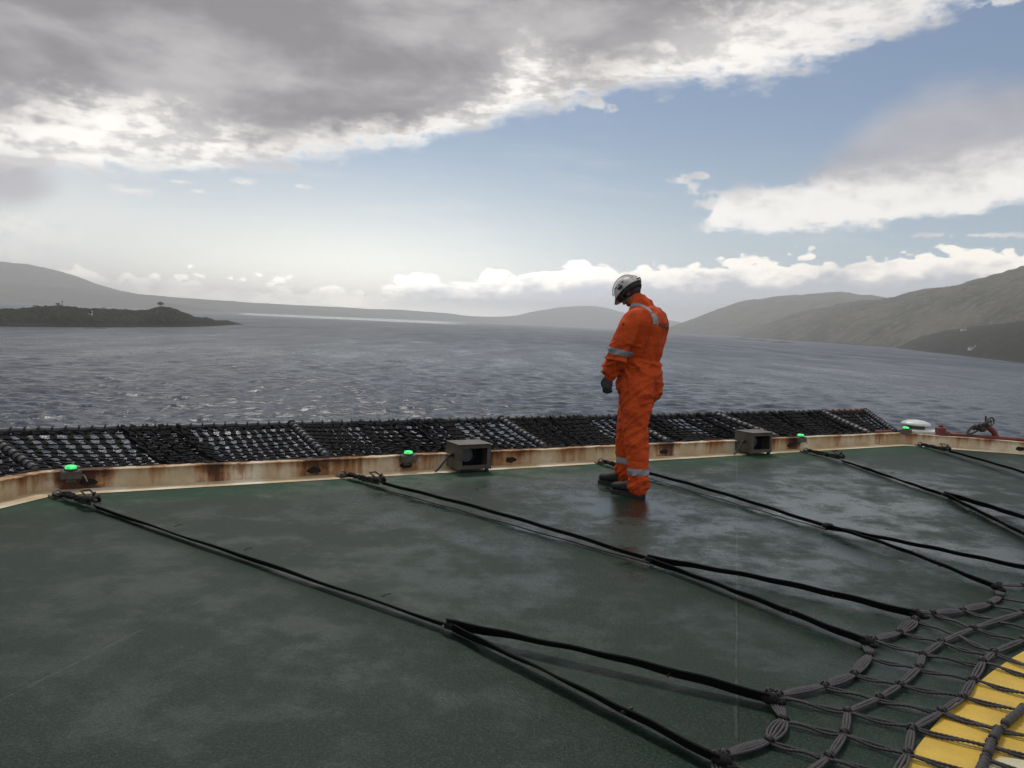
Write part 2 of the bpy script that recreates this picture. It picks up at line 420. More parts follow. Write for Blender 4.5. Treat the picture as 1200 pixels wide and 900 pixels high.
# left: far mountain, its foothills, the low coast and the islet
ridge('far_mountain', [(-220, 316, 5040, 7000), (-100, 306, 5040, 7000), (0, 308, 5320, 7280), (40, 312, 5320, 7280), (80, 322, 5320, 7280), (130, 338, 5488, 7280), (170, 346, 5600, 7280), (230, 350, 5880, 7560), (300, 355, 6160, 7840), (380, 359, 6720, 8400), (450, 363, 7280, 8960), (520, 366, 7840, 9520), (590, 376, 8400, 10080)], M_farhill, 14, 30, .05, 1, prof=1.2)
ridge('foothills', [(-220, 328, 4464, 5904), (-60, 330, 4464, 5904), (20, 333, 4536, 5904), (100, 338, 4680, 6192), (180, 347, 5040, 6480), (260, 352, 5472, 6840), (330, 358, 6120, 7200), (400, 365, 6480, 7560), (440, 371, 6840, 7560)], M_farhill, 14, 24, .07, 2)
ridge('low_coast', [(-220, 340, 3870, 4500), (-60, 342, 4140, 4770), (30, 345, 4500, 5040), (90, 348, 4680, 5220), (150, 354, 4860, 5310), (180, 359, 4950, 5310)], M_hill, 12, 14, .10, 3)
ridge('far_islet', [(162, 361.5, 4700, 4800), (180, 357, 4500, 4800), (195, 354.5, 4500, 4800), (215, 357, 4600, 4900), (240, 361.5, 4800, 5000), (262, 363.7, 5000, 5100)], M_hill, 8, 10, .08, 4)
# faint mountains in the middle distance
ridge('distant_hills', [(340, 372, 8119, 8700), (390, 364, 8410, 9280), (450, 362, 8700, 9860), (500, 365, 8700, 10150), (560, 371, 8990, 10440), (600, 371, 9280, 10730), (630, 364, 9280, 11020), (665, 359, 9280, 11020), (695, 358, 9280, 11020), (715, 362, 9280, 11020), (740, 369, 9280, 11020), (790, 376, 9280, 10730), (830, 386, 9280, 10440)], M_farhill, 12, 16, .05, 5)
# right: far hill, long hillside, dark headland
ridge('far_hill', [(772, 388, 4700, 5000), (800, 378, 4500, 5600), (835, 366, 4300, 5700), (870, 355, 4200, 5800), (905, 351, 4000, 5800), (945, 349, 3800, 5800), (985, 345, 3600, 5800), (1020, 349, 3500, 5800), (1060, 354, 3400, 5800), (1120, 360, 3300, 5800), (1200, 366, 3200, 5600)], M_hill, 16, 40, .09, 6, prof=.9)
ridge('hillside', [(868, 393.5, 3400, 3500), (890, 384, 3150, 3700), (909, 376, 2950, 3800), (940, 366, 2700, 3800), (969, 360, 2450, 3700), (1004, 354.5, 2200, 3600), (1039, 355, 2050, 3500), (1074, 346, 1950, 3400), (1110, 339, 1850, 3300), (1156, 330, 1700, 3200), (1200, 322, 1550, 3100), (1290, 308, 1400, 3000), (1400, 300, 1300, 2900)], M_hill, 26, 70, .11, 7, prof=.85)
ridge('dark_headland', [(1052, 407, 1780, 1830), (1066, 399, 1640, 1900), (1080, 394, 1500, 1900), (1109, 386, 1320, 1800), (1144, 382, 1130, 1700), (1200, 376, 930, 1600), (1290, 366, 760, 1500), (1400, 360, 640, 1400)], M_head, 26, 44, .07, 8, prof=.8)
# left island near the ship
ridge('heather_island', [(-230, 350, 440, 500), (-120, 354, 500, 560), (-40, 358, 540, 610), (0, 361, 570, 640), (25, 360.5, 580, 650), (45, 358.5, 590, 660), (72, 357, 600, 670), (100, 360.5, 615, 680), (125, 361, 635, 700), (150, 362.5, 660, 720), (172, 363, 680, 740), (190, 357.5, 700, 760), (205, 361, 715, 775), (218, 366.5, 735, 785), (232, 371, 765, 800), (242, 370.5, 790, 825), (252, 374.5, 820, 850), (266, 374, 880, 905), (275, 376.5, 920, 945), (288, 379.5, 985, 1000)], M_island, 26, 26, .11, 9, prof=.55, back=.8, nsc=3.2, crest=.9)

M_rock = simple('shore_rock', (.045, .042, .038), (.09, .085, .075), .3, .9, bs=.8, bd=.5)
def rock(px, py, w, h, label, cat='rock', group='rocks off the shore', d=None, z=None):
    c = P(px, py, SEA) ; mb = MB(); n = 16
    rows = []
    for i in range(7):
        v = i/6; r = math.cos(v*math.pi/2)**.7; row = []
        for j in range(n):
            q = 2*math.pi*j/n; k = 1+.35*noise.noise(Vector((math.cos(q)*1.7+px, math.sin(q)*1.7+py, v*2)))
            row.append((w/2*r*k*math.cos(q), w*.28*r*k*math.sin(q), h*v*(1+.4*noise.noise(Vector((math.cos(q)*2+px, math.sin(q)*2, 3))))-.5))
        rows.append(row)
    mb.grid(rows); o = mb.build('rock', M_rock, None, False); o.location = [float(v) for v in c]
    tag(o, label, cat, group); return o
rock(1020, 405, 42, 5.5, 'low dark skerry just left of the dark headland, biggest of the rocks')
rock(1001, 402.8, 36, 3.5, 'small flat dark rock off the long hillside, left of the biggest skerry')
rock(917, 402, 50, 4, 'flat dark rock alone in open water below the hill gap')
rock(893, 399.6, 60, 3, 'thin dark reef line just left of the lone flat rock')
rock(868, 397.6, 55, 3, 'faintest thin reef line, farthest left of those under the far hill')
for px, py, w, h, lab in [(10, 379.5, 24, 1.7, 'black foreshore rock below the island at the left edge of the photo'), (45, 381.5, 26, 1.8, 'long black foreshore rock below the flagged knoll of the island'), (82, 382.5, 20, 1.3, 'low black rock at the right end of the island foreshore ledge')]:
    rock(px, py, w, h, lab)

# small buildings
M_white = simple('whitewash', (.8, .8, .78), (.7, .7, .68), .5, .8)
M_slate = simple('slate_roof', (.06, .06, .065), (.1, .1, .1), 1., .7)
M_darkw = mat('dark_opening', (.02, .02, .025), .3)[0]
def cottage(px, py, dist, w, label, hill):
    """white cottage standing on the land behind it"""
    d = ray(px, py); hyp = math.hypot(d[0], d[1]); x, y = dist*d[0]/hyp, dist*d[1]/hyp
    o = bpy.data.objects[hill]; bv = BVHTree.FromPolygons([v.co for v in o.data.vertices], [p.vertices for p in o.data.polygons])
    # follow the sight line until it meets the hill, stand the house there
    hit = bv.ray_cast(Vector((0, 0, HC)), Vector(d).normalized())
    loc = hit[0] if hit[0] else Vector((x, y, HC+dist*d[2]/hyp))
    e = empty('cottage', loc, random.uniform(-.4, .4)); tag(e, label, 'house', 'white cottages on the shore')
    h = w*.35; dp = w*.5
    a = MB(); a.box((0, 0, h/2-.5), (w, dp, h+1)); a.build('wall', M_white, e)
    r = MB(); o_ = .3; hz = h
    r.add([(-w/2-o_, -dp/2-o_, hz), (w/2+o_, -dp/2-o_, hz), (w/2+o_, dp/2+o_, hz), (-w/2-o_, dp/2+o_, hz), (-w/2, 0, hz+dp*.45), (w/2, 0, hz+dp*.45)],
          [(0, 1, 5, 4), (2, 3, 4, 5), (1, 2, 5), (3, 0, 4), (3, 2, 1, 0)]); rf = r.build('roof', M_slate, e)
    c = MB(); c.box((w*.4, 0, hz+dp*.45+.3), (.8, .8, 1.4)); c.build('chimney', M_white, rf)
    dd = MB(); dd.box((0, -dp/2-.03, .9), (1, .1, 2.)); dd.build('door', M_darkw, e)
    for s in (-1, 1):
        q = MB(); q.box((s*w*.28, -dp/2-.03, 1.5), (1., .1, 1.1)); q.build('window', M_darkw, e)
cottage(1139, 410, 1250, 8.5, 'white cottage low on the dark headland, near its shore', 'dark_headland')
cottage(1129, 387.5, 1700, 8, 'small white cottage on the crest of the dark headland', 'dark_headland')
cottage(106, 368.5, 640, 2.6, 'tiny white hut in the middle of the dark island', 'heather_island')

M_bark = simple('bark', (.03, .025, .02), (.06, .05, .04), 3, .9)
M_leaf = simple('dark_foliage', (.018, .022, .012), (.03, .034, .016), 1.5, .8)
def small_tree(px, py, hill, h, w, label, group=None):
    o = bpy.data.objects[hill]; bv = BVHTree.FromPolygons([v.co for v in o.data.vertices], [p.vertices for p in o.data.polygons])
    az_ = ray(px, py); az_ = az_/np.linalg.norm(az_); best = None
    # highest ground on this bearing = the skyline
    for dist in np.arange(560, 1000, 6):
        hit = bv.ray_cast(Vector((az_[0]*dist, az_[1]*dist, 60)), Vector((0, 0, -1)))
        if hit[0] is not None and (best is None or (hit[0].z-HC)/dist > (best.z-HC)/best.to_2d().length): best = hit[0]
    e = empty('tree', best-Vector((0, 0, .3))); tag(e, label, 'tree', group)
    a = MB(); a.tube(crom([(0, 0, 0), (.1*w, 0, h*.4), (-.03*w, 0, h*.9)], 4), [.05*h*(1-.8*i/8) for i in range(9)], 6); a.build('trunk', M_bark, e)
    c = MB()
    for k in range(420):
        u = rng.normal(0, 1, 3); u /= np.linalg.norm(u); r = rng.uniform(.3, 1)**.5
        pz = h*(.62+.36*u[2]*r); px_ = w/2*u[0]*r*(1.1-.5*max(0, u[2])); py_ = w/2*u[1]*r
        s = .07*h; t1 = rng.normal(0, 1, 3); t1 /= np.linalg.norm(t1); t2 = np.cross(t1, rng.normal(0, 1, 3)); t2 /= np.linalg.norm(t2)
        q = np.array([px_, py_, pz]); c.add([q-t1*s, q+t2*s*.6, q+t1*s, q-t2*s*.6], [(0, 1, 2, 3)])
    c.build('crown', M_leaf, e)
small_tree(188, 357, 'heather_island', 4.2, 5, 'dark bushy tree on the highest knoll of the island')
small_tree(68, 358, 'heather_island', 2.2, 3.5, 'low wind-blown bush beside the marker post on the island')
small_tree(121, 361, 'heather_island', 2.2, 4.0, 'rounded dark bush alone on the middle skyline of the island')
small_tree(41, 360, 'heather_island', 1.5, 4, 'flat dark bush on the skyline left of the island marker post')
# marker post on the island
def marker():
    o = bpy.data.objects['heather_island']; bv = BVHTree.FromPolygons([v.co for v in o.data.vertices], [p.vertices for p in o.data.polygons])
    d = ray(73, 358); d = d/np.linalg.norm(d); best = None
    for dist in np.arange(590, 760, 5):
        hit = bv.ray_cast(Vector((d[0]*dist, d[1]*dist, 60)), Vector((0, 0, -1)))
        if hit[0] is not None and (best is None or (hit[0].z-HC)/dist > (best.z-HC)/best.to_2d().length): best = hit[0]
    e = empty('marker_post', best-Vector((0, 0, .3))); tag(e, 'thin dark marker post with a small topmark on the island knoll', 'post')
    a = MB(); a.tube([(0, 0, 0), (0, 0, 4.0)], .16, 8); a.build('pole', M_slate, e)
    a = MB(); a.box((0, 0, 3.3), (1.3, .12, .5), bev=.02); a.build('topmark', M_slate, e)
    a = MB(); a.lathe((0, 0, 0), [(.7, 0), (.6, .5), (.3, .9), (.2, 1.0)], 8); a.build('cairn', M_rock, e)
marker()

# ------------------------------------------------------------------ deck frame of reference
A_ = P(61.6, 581.7); B_ = P(1062, 522.5)
dm = (B_-A_)/np.linalg.norm(B_-A_); nm = np.array([-dm[1], dm[0], 0.])
SIDE = float(np.linalg.norm(B_-A_)); APO = SIDE/2*(1+math.sqrt(2)); CC = (A_+B_)/2-nm*APO
def side_frame(i):
    """i=0 main edge, +1 the next side to the right, -1 to the left: origin, direction, outward normal"""
    a = -R(45)*i; c, s = math.cos(a), math.sin(a)
    rot = lambda v: np.array([c*v[0]-s*v[1], s*v[0]+c*v[1], 0.])
    return CC+rot(A_-CC), rot(dm), rot(nm)
def Q(i, s, w, z=0.):
    o, d, n = side_frame(i); return o+d*s+n*w+np.array([0, 0, z])
def px_of(w):
    v = np.array(w, float)-[0, 0, HC]; d = v@FW; return 600+FPX*(v@RT)/d
def solve_s(px, i, w, z):
    lo, hi = (-1., SIDE+1.) if i == 0 else (-.3, 5.)
    for _ in range(50):
        m_ = (lo+hi)/2
        if px_of(Q(i, m_, w, z)) < px: lo = m_
        else: hi = m_
    return (lo+hi)/2
def octa(w, z): return [Q(-i, 0, w, z)-side_frame(-i)[1]*w*math.tan(R(22.5)) for i in range(8)]

# deck material
def deck_mat():
    m, t, b = mat('nonskid_deck_paint', (.03, .06, .045), .5); p = pos(t); x, y, z = sep(t, p)
    big = fbm(t, p, .9, 6, .6, .3); mid = fbm(t, p, 3.2, 6, .65); fine = fbm(t, p, 130, 3, .7); grit = fbm(t, p, 420, 2, .6)
    c = mixc(t, big.smooth(.3, .7), (.005, .018, .011), (.007, .023, .015))
    c = mixc(t, mid.smooth(.5, .75)*.15, c, (.013, .030, .022))
    c = mixc(t, fine.smooth(.42, .62)*.7, c, (.003, .009, .006))
    c = mixc(t, fbm(t, p, 88, 3, .7).smooth(.50, .62)*.60, c, (.034, .060, .047))
    c = mixc(t, fbm(t, p, 31, 2, .6).smooth(.56, .66)*.4, c, (.024, .044, .034))
    c = mixc(t, (fbm(t, p, 60, 4, .7)).smooth(.68, .74)*.5, c, (.12, .13, .12))
    # clean greener paint close to the kerb where the deck dries first
    e = (x*nm[0]+y*nm[1])-float(A_@nm)
    edge = (e+mid*.5).smooth(-.42, .10)
    c = mixc(t, edge*.65, c, (.028, .070, .042))
    # plate seams
    s = x*.964-y*.265
    sm = ((s-.091+mid*.012)/2.49); fr = (sm+.5)._m('FRACT')-.5
    seam = 1.-(fr._m('ABSOLUTE')*2.49).smooth(.003, .010)
    rag = fbm(t, p, 5, 4, .7).smooth(.35, .55)
    c = mixc(t, seam*rag*.25, c, (.11, .12, .11))
    s2 = x*.62*1.0-y*0.0
    # scuffs
    q = comb(t, x*.8+y*.6, (y*.8-x*.6)*14., 0.)
    sc = fbm(t, q, 1.3, 5, .6).smooth(.70, .76)
    c = mixc(t, sc*.2, c, (.09, .10, .09))
    rust = fbm(t, comb(t, x+5., y, z), 1.7, 5, .7).smooth(.74, .80)
    c = mixc(t, rust*.3, c, (.12, .07, .04))
    setc(t, b, c)
    # damp film: smoother where water lies
    wx_ = (x-1.8)/3.4; wy_ = (y-6.3)/2.6
    wet = (big*.5+mid*.5)+((wx_*wx_+wy_*wy_)*-1.)._m('EXPONENT')*.09-.02
    wm = (wet+(fbm(t, p, 14, 5, .7)-.5)*.13).smooth(.46, .62)*(((wx_*wx_+wy_*wy_)*-.45)._m('EXPONENT')*1.0+.02)
    rg = wm*-.36+.48
    rg = (rg + edge*.25 + fine*.10 - .03).min(.9); setr(t, b, rg)
    h = (fine*.35+grit*.25+vor(t, p, 170)*.35+fbm(t, p, 55, 3, .6)*.9)*(1.-wm*.72)+mid*.3+seam*.9
    bump(t, b, h, .75, .0042); spl = wm*.28+.16; t.links.new(spl.k, b.inputs['Specular IOR Level'])
    return m
M_deck = deck_mat()
def cream(name, rustiness=.5, base=(.60, .55, .43), spots=()):
    m, t, b = mat(name, base, .55); p = pos(t); x, y, z = sep(t, p)
    s = x*dm[0]+y*dm[1]
    col = fbm(t, comb(t, x, y, z*.15), 3.2, 5, .65); streak = fbm(t, comb(t, x*1., y*1., z*.06), 22, 4, .6)
    top = (z).smooth(.02, .15)
    k = col*.95+streak*.2+top*.08
    lo = .72-.22*rustiness
    s0 = s-float(A_@dm)
    for q_ in spots:
        d_ = (s0-q_+(fbm(t, p, 9, 4, .6)-.5)*.35)/.15; k = k+(d_*d_*-1.)._m('EXPONENT')*.20
    r1 = k.smooth(lo-.04, lo+.12); r2 = k.smooth(lo+.07, lo+.22)
    yel = fbm(t, p, 2.2, 5, .6).smooth(.3, .6)
    c = mixc(t, yel, base, (.50, .38, .22))
    c = mixc(t, r1*.9, c, (.34, .15, .05)); c = mixc(t, r2, c, (.085, .035, .018))
    c = mixc(t, fbm(t, p, 30, 6, .7).smooth(.55, .75)*.35, c, (.2, .12, .06))
    setc(t, b, c); setr(t, b, .45+r1*.4); bump(t, b, col+streak*.3+fbm(t, p, 60, 5, .7)*.4*r1, .4, .006); return m
HOLE_S = [solve_s(px, 0, .2, .055) for px, py in [(368, 549), (598.5, 538), (778, 527.5), (926, 521), (103, 563), (476, 545)]]+[-.45, .1, 1.15, 3.6]
M_cream = cream('rusty_cream_paint', .45, (.72, .66, .52), HOLE_S)
M_strip = cream('cream_deck_border_paint', .15, (.80, .74, .60))
M_yellow = None
def paint(name, c1, c2, wear=.3):
    m, t, b = mat(name, c1, .5); p = pos(t)
    c = mixc(t, fbm(t, p, 5, 6, .6).smooth(.35, .65), c1, c2); c = mixc(t, fbm(t, p, 130, 3, .7).smooth(.45, .7)*.35, c, tuple(v*.6 for v in c1))
    c = mixc(t, fbm(t, p, 38, 6, .7).smooth(.64, .72)*wear, c, (.06, .07, .05)); setc(t, b, c)
    bump(t, b, fbm(t, p, 130, 3, .7)*.5+vor(t, p, 170)*.4, .5, .0035); return m
M_yellow = paint('yellow_marking_paint', (.62, .41, .045), (.50, .33, .04), .7)
M_whitep = paint('white_marking_paint', (.55, .52, .36), (.48, .44, .28))

oc = octa(.35, 0.)
mesh_obj('deck', oc+[v-np.array([0, 0, .45]) for v in oc], [tuple(range(8))[::-1], tuple(range(8, 16))]+[(i, (i+1) % 8, 8+(i+1) % 8, 8+i) for i in range(8)], M_deck)
o = bpy.data.objects['deck']; tag(o, kind='structure')
bm = bmesh.new(); bm.from_mesh(o.data); bmesh.ops.recalc_face_normals(bm, faces=bm.faces); bm.to_mesh(o.data); bm.free()
a, c = octa(0., .004), octa(.2, .004)
o = mesh_obj('deck_border_stripe', a+c, [(i, (i+1) % 8, 8+(i+1) % 8, 8+i) for i in range(8)], M_strip); tag(o, kind='structure')
def ringsheet(name, r0, r1, z, m, c=CC, n=180):
    vs = [(c[0]+r*math.cos(q), c[1]+r*math.sin(q), z) for r in (r0, r1) for q in [2*math.pi*i/n for i in range(n)]]
    o = mesh_obj(name, vs, [(i, (i+1) % n, n+(i+1) % n, n+i) for i in range(n)], m); tag(o, kind='structure'); return o
YR = float(np.mean([np.linalg.norm((P(*q)-CC)[:2]) for q in [(1200, 761), (1176, 772), (1152, 790), (1135, 817), (1116, 844), (1089, 859), (1074, 868), (1068, 892)]])); pass
ringsheet('yellow_circle_marking', YR-1., YR, .004, M_yellow)
ringsheet('white_marking', .001, .11, .009, M_whitep, P(1203, 912), 40)

# ------------------------------------------------------------------ kerb (coaming) round the deck
M_hole = mat('drain_shadow_rust', (.012, .008, .006), .9)[0]
M_rustd = simple('dark_rust', (.07, .03, .015), (.02, .012, .01), 20, .9)
co = empty('deck_kerb', Q(0, 0, .2)); tag(co, 'low rust-streaked cream steel kerb along the edge of the green deck', 'kerb')
inv = np.array(co.location)
def koff(p): return np.array(p)-inv
tn = math.tan(R(22.5))
for i in (-1, 0, 1):
    m_ = MB(); rows = []
    for w, z in ((.2, -.02), (.2, .138), (.165, .140), (.165, .148), (.26, .148), (.26, .140), (.212, .138), (.212, -.02)):
        rows.append((w, z))
    n = 40; prof = []
    for k in range(n+1):
        f = k/n; row = []
        for w, z in rows:
            s = (-w*tn)+(SIDE+2*w*tn)*f
            jz = .0025*math.sin(k*1.7+i)+.002*math.sin(k*.63)
            row.append(koff(Q(i, s, w, z+(jz if z > .1 else 0))))
        prof.append(row)
    m_.grid(prof); m_.build('kerb_panel', M_cream, co)
    for s in np.arange(.6, SIDE, 1.25):
        g = MB(); g.box(koff(Q(i, s, .24, .07)), (.008, .06, .13), ax=(side_frame(i)[1], side_frame(i)[2], (0, 0, 1))); g.build('gusset', M_cream, co)
for px, py, i in [(368, 549, 0), (598.5, 538, 0), (778, 527.5, 0), (926, 521, 0), (103, 563, 0), (476, 545, 0), (1196, 525.5, 1)]:
    o0, d0, n0 = side_frame(i); s = solve_s(px, i, .2, .055)
    g = MB(); ax = (d0, np.array([0, 0, 1.]), -n0)
    prof = [(.001, .004), (.8, .004), (1.0, .001)]
    g.grid([[koff(Q(i, s, .199, .052))+d0*.062*r*math.cos(q)*(1+.12*math.sin(3*q+px))+np.array([0, 0, 1])*.028*r*math.sin(q)*(1+.15*math.cos(5*q+px))-n0*h for q in [2*math.pi*j/18 for j in range(18)]] for r, h in prof])
    g.build('drain_hole', M_hole, co)

# ------------------------------------------------------------------ perimeter safety net
M_net = simple('black_netting', (.004, .004, .005), (.009, .009, .010), 40, .9, bs=.6, bd=.004, spec=.15)
M_pad = simple('grey_padded_rail', (.085, .09, .10), (.04, .042, .046), 12, .5, bs=.5, bd=.01)
M_lace = simple('black_lacing', (.012, .012, .013), (.028, .028, .03), 50, .6)
M_ropegrey = simple('pale_weathered_rope', (.28, .28, .28), (.10, .10, .10), 60, .8)
M_rustrail = simple('rusty_red_rail', (.16, .05, .03), (.06, .03, .025), 14, .7)
def rail(parent, p0, p1, r, m, lace=.1, lm=M_lace, inv_=None, name='padded_rail'):
    p0, p1 = np.array(p0), np.array(p1); Lr = np.linalg.norm(p1-p0); n = max(6, int(Lr/.04))
    path = [p0+(p1-p0)*k/n+np.array([0, 0, .004*math.sin(k*1.3)]) for k in range(n+1)]
    a = MB(); a.tube(path, r, 10); o = a.build(name, m, parent, True)
    b = MB(); t_ = (p1-p0)/Lr; u = np.cross(t_, (0, 0, 1.)); u /= np.linalg.norm(u); v = np.cross(u, t_)
    turns = Lr/lace; nn = int(turns*18); path = []
    for k in range(nn+1):
        f = k/nn*turns; q = 2*math.pi*f; g_ = (f % 1.)
        # the turn closes quickly, then the cord runs on to the next one underneath
        adv = math.floor(f)+(0 if g_ < .5 else (g_-.5)*2)*.75+min(g_, .5)*.5
        c = p0+t_*lace*min(adv, turns)
        ang = 2*math.pi*(min(g_, .5)*2) if g_ < .5 else 0.
        ang += math.pi*1.5
        path.append(c+u*(r+.006)*math.cos(ang)+v*(r+.006)*math.sin(ang))
    b.tube(path, .0085, 5)
    b.build('lacing', lm, o)
def net_panel(i, si0, si1, so0, so1, label, slant=.0, doubled=(), wi=.25, zi=.135, wo=1.2, zo=.32, railR=True, outer_m=None, railm=None, dens=.1):
    e = empty('safety_net_panel', Q(i, (si0+si1)/2, wi, zi)); tag(e, label, 'safety net', 'safety net panels outside the deck kerb')
    iv = np.array(e.location)
    def S(u, v, dz=0.):
        a = Q(i, si0+(si1-si0)*u, wi, zi); b = Q(i, so0+(so1-so0)*u, wo, zo)
        sag = -.055*math.sin(math.pi*v)*math.sin(math.pi*min(max(u, 0), 1))**.5
        return a+(b-a)*v+np.array([0, 0, sag+dz])-iv
    W = max(abs(so1-so0), abs(si1-si0)); nc = max(3, int(round(W/dens))); nr = 10
    mb = MB()
    def layer(u0, u1, dz, sl, ph):
        cols = max(2, int(round(nc*(u1-u0))))
        for c in range(cols+1):
            u = u0+(u1-u0)*c/cols; pts = []
            for k in range(21):
                v = k/20
                uu = u+sl*math.sin(v*math.pi*.5+ph)*.12*math.sin(math.pi*min(max((u-u0)/(u1-u0), 0), 1))+.006*math.sin(k*math.pi/1.0*.5+c)
                pts.append(S(min(max(uu, 0), 1), v, dz+.003*math.sin(k*1.9)))
            wd = rng.uniform(.042, .057)
            mb.ribbon(pts, wd, .009, [rng.uniform(-.25, .25)]*21)
        for r in range(1, nr*1):
            v = r/nr; pts = []
            for c in range(cols*2+1):
                u = u0+(u1-u0)*c/(cols*2)
                vv = v+(.016 if c % 2 else -.008)+sl*.02*math.sin(u*9+ph)
                uu = u+sl*math.sin(vv*math.pi*.5+ph)*.12*math.sin(math.pi*min(max((u-u0)/(u1-u0), 0), 1))
                pts.append(S(min(max(uu, 0), 1), vv, dz+(-.010 if c % 2 else .004)))
            mb.tube(pts, .0065, 5)
        for r in range(1, nr):                       # knots
            for c in range(cols+1):
                u = u0+(u1-u0)*c/cols; v = r/nr
                uu = u+sl*math.sin(v*math.pi*.5+ph)*.12*math.sin(math.pi*min(max((u-u0)/(u1-u0), 0), 1))
                p = S(min(max(uu, 0), 1), v, dz+.004); mb.box(p, (.05, .022, .016), rz=rng.uniform(-.5, .5))
    layer(0, 1, 0, slant, 0)
    for u0, u1 in doubled: layer(u0, u1, .022, -slant*1.5+.5, .4); layer(u0, u1, .012, slant+.3, .9)
    mb.build('netting', M_net, e)
    rail(e, S(0, 1, .0), S(1, 1, .0), .024, outer_m or M_pad, .1 if not outer_m else .13)
    if railR: rail(e, S(1, 0, .02), S(1, 1, .01), .03, railm or M_pad, .085)
    # inner lacing cord along the kerb
    b = MB(); b.tube([S(u, .0, .012+.01*math.sin(u*60)) for u in np.linspace(0, 1, int(W/.04))], .008, 5); b.build('edge_cord', M_lace, e)
    # support brackets below
    for u in (.12, .88):
        b = MB(); p0, p1 = S(u, 0, -.03), S(u, 1, -.03); b.tube([p0, (p0+p1)/2+np.array([0, 0, -.09]), p1], .014, 6); b.build('support_arm', M_rustd, e)
def sof(px, py, w, z): p = P(px, py, z); o0, d0, n0 = side_frame(0); return float((p-o0)@d0)
so = [-.50, sof(349, 501, 1.2, .32), sof(585, 491, 1.2, .32), sof(720, 487, 1.2, .32), sof(835, 485, 1.2, .32), sof(957, 482, 1.2, .32), sof(1025, 483, 1.2, .32)]
si = [-.10, sof(381, 536, .25, .14), sof(626, 522, .25, .14), sof(765, 515, .25, .14), sof(893, 510, .25, .14), sof(1015, 508, .25, .14), sof(1042, 506, .25, .14)]
net_panel(-1, 7.0, SIDE+.10, 7.0, SIDE+.50, 'black net panel on the left edge, cut by the photo border', .4, wo=1.2)
net_panel(0, si[0], si[1], so[0], so[1], 'leftmost long black net panel, behind the first green lamp', .5, doubled=((.42, .60),))
net_panel(0, si[1], si[2], so[1], so[2], 'black net panel behind the grey floodlight nearest the first lamp', -1.2, doubled=((.30, .55),), dens=.09)
net_panel(0, si[2], si[3], so[2], so[3], 'densely doubled black net panel just left of and behind the worker', -1.0, doubled=((.05, .62),), dens=.09)
net_panel(0, si[3], si[4], so[3], so[4], 'black net panel just right of the worker, with bright gaps', -1.0, doubled=((.0, .18), (.6, .8)), dens=.09)
net_panel(0, si[4], si[5], so[4], so[5], 'dense black net panel behind the far floodlight, pale rope at its right', -1.3, doubled=((.15, .6), (.7, .95)), railm=M_ropegrey, dens=.09)
net_panel(0, si[5], si[6], so[5], so[6], 'small end net panel with rusty outer rail at the right end of the nets', -.3, outer_m=M_rustrail, dens=.1)

# ------------------------------------------------------------------ green perimeter lamps
M_grey = simple('weathered_grey_metal', (.11, .105, .095), (.07, .06, .05), 20, .5, .2, bs=.4, bd=.003)
M_green, t_, b_ = mat('lit_green_lens', (.05, .9, .2), .25); b_.inputs['Emission Color'].default_value = (.04, 1., .12, 1); b_.inputs['Emission Strength'].default_value = .75
n_ = fbm(t_, objc(t_), 40, 2, .5).smooth(.35, .6); e_ = mixc(t_, n_, (.01, .55, .06), (.12, 1., .30)); t_.links.new(e_.k, b_.inputs['Emission Color'])
M_rim = mat('dark_rim', (.02, .025, .02), .5)[0]
M_wire = mat('pale_cable', (.35, .30, .27), .6)[0]
M_pinkwire = mat('dark_cable', (.02, .02, .02), .5)[0]
def lamp():
    e = empty('perimeter_lamp')
    a = MB(); a.box((0, 0, .045), (.165, .10, .075), bev=.008); h = a.build('housing', M_grey, e)
    a = MB(); a.box((0, .03, -.01), (.08, .02, .05), bev=.004); a.build('bracket', M_grey, e)
    a = MB(); a.lathe((0, 0, .083), [(.052, 0), (.056, .006), (.052, .012), (.044, .014)], 24); a.build('lens_ring', M_rim, e)
    a = MB(); a.lathe((0, 0, .097), [(.045, 0), (.047, .008), (.043, .022), (.030, .027), (.002, .028)], 24); a.build('lens', M_green, e, True)
    for sx in (-1, 1):
        for sy in (-1, 1): a = MB(); a.lathe((sx*.07, sy*.038, .082), [(.006, 0), (.006, .006), (.001, .007)], 6); a.build('bolt', M_grey, h)
    a = MB(); a.tube(crom([(.08, 0, .03), (.10, -.01, .035), (.115, -.03, .01), (.125, -.02, -.02)], 5), .005, 6); a.build('cable', M_wire, e)
    return e
ang0 = math.atan2(dm[1], dm[0])
l0 = lamp()
LAMPS = [(83, 546, 0, 'green perimeter lamp at the left corner of the kerb', .165),
         (478.5, 531, 0, 'green perimeter lamp just left of the nearer floodlight', .165),
         (938, 513, 0, 'green perimeter lamp right of the far floodlight', .165),
         (1061, 503.5, 1, 'green perimeter lamp in front of the white domed fitting', .20)]
for k, (px, py, i, lab, w) in enumerate(LAMPS):
    e = l0 if k == 0 else copy_tree(l0); s = solve_s(px, i, w, .15)
    e.location = [float(v) for v in Q(i, s, w, .085 if k < 3 else .13)]; e.rotation_euler = (0, 0, ang0-R(45)*i+(0 if i == 0 else .3))
    e.scale = (.86,)*3; tag(e, lab, 'lamp', 'green lamps on the deck edge')

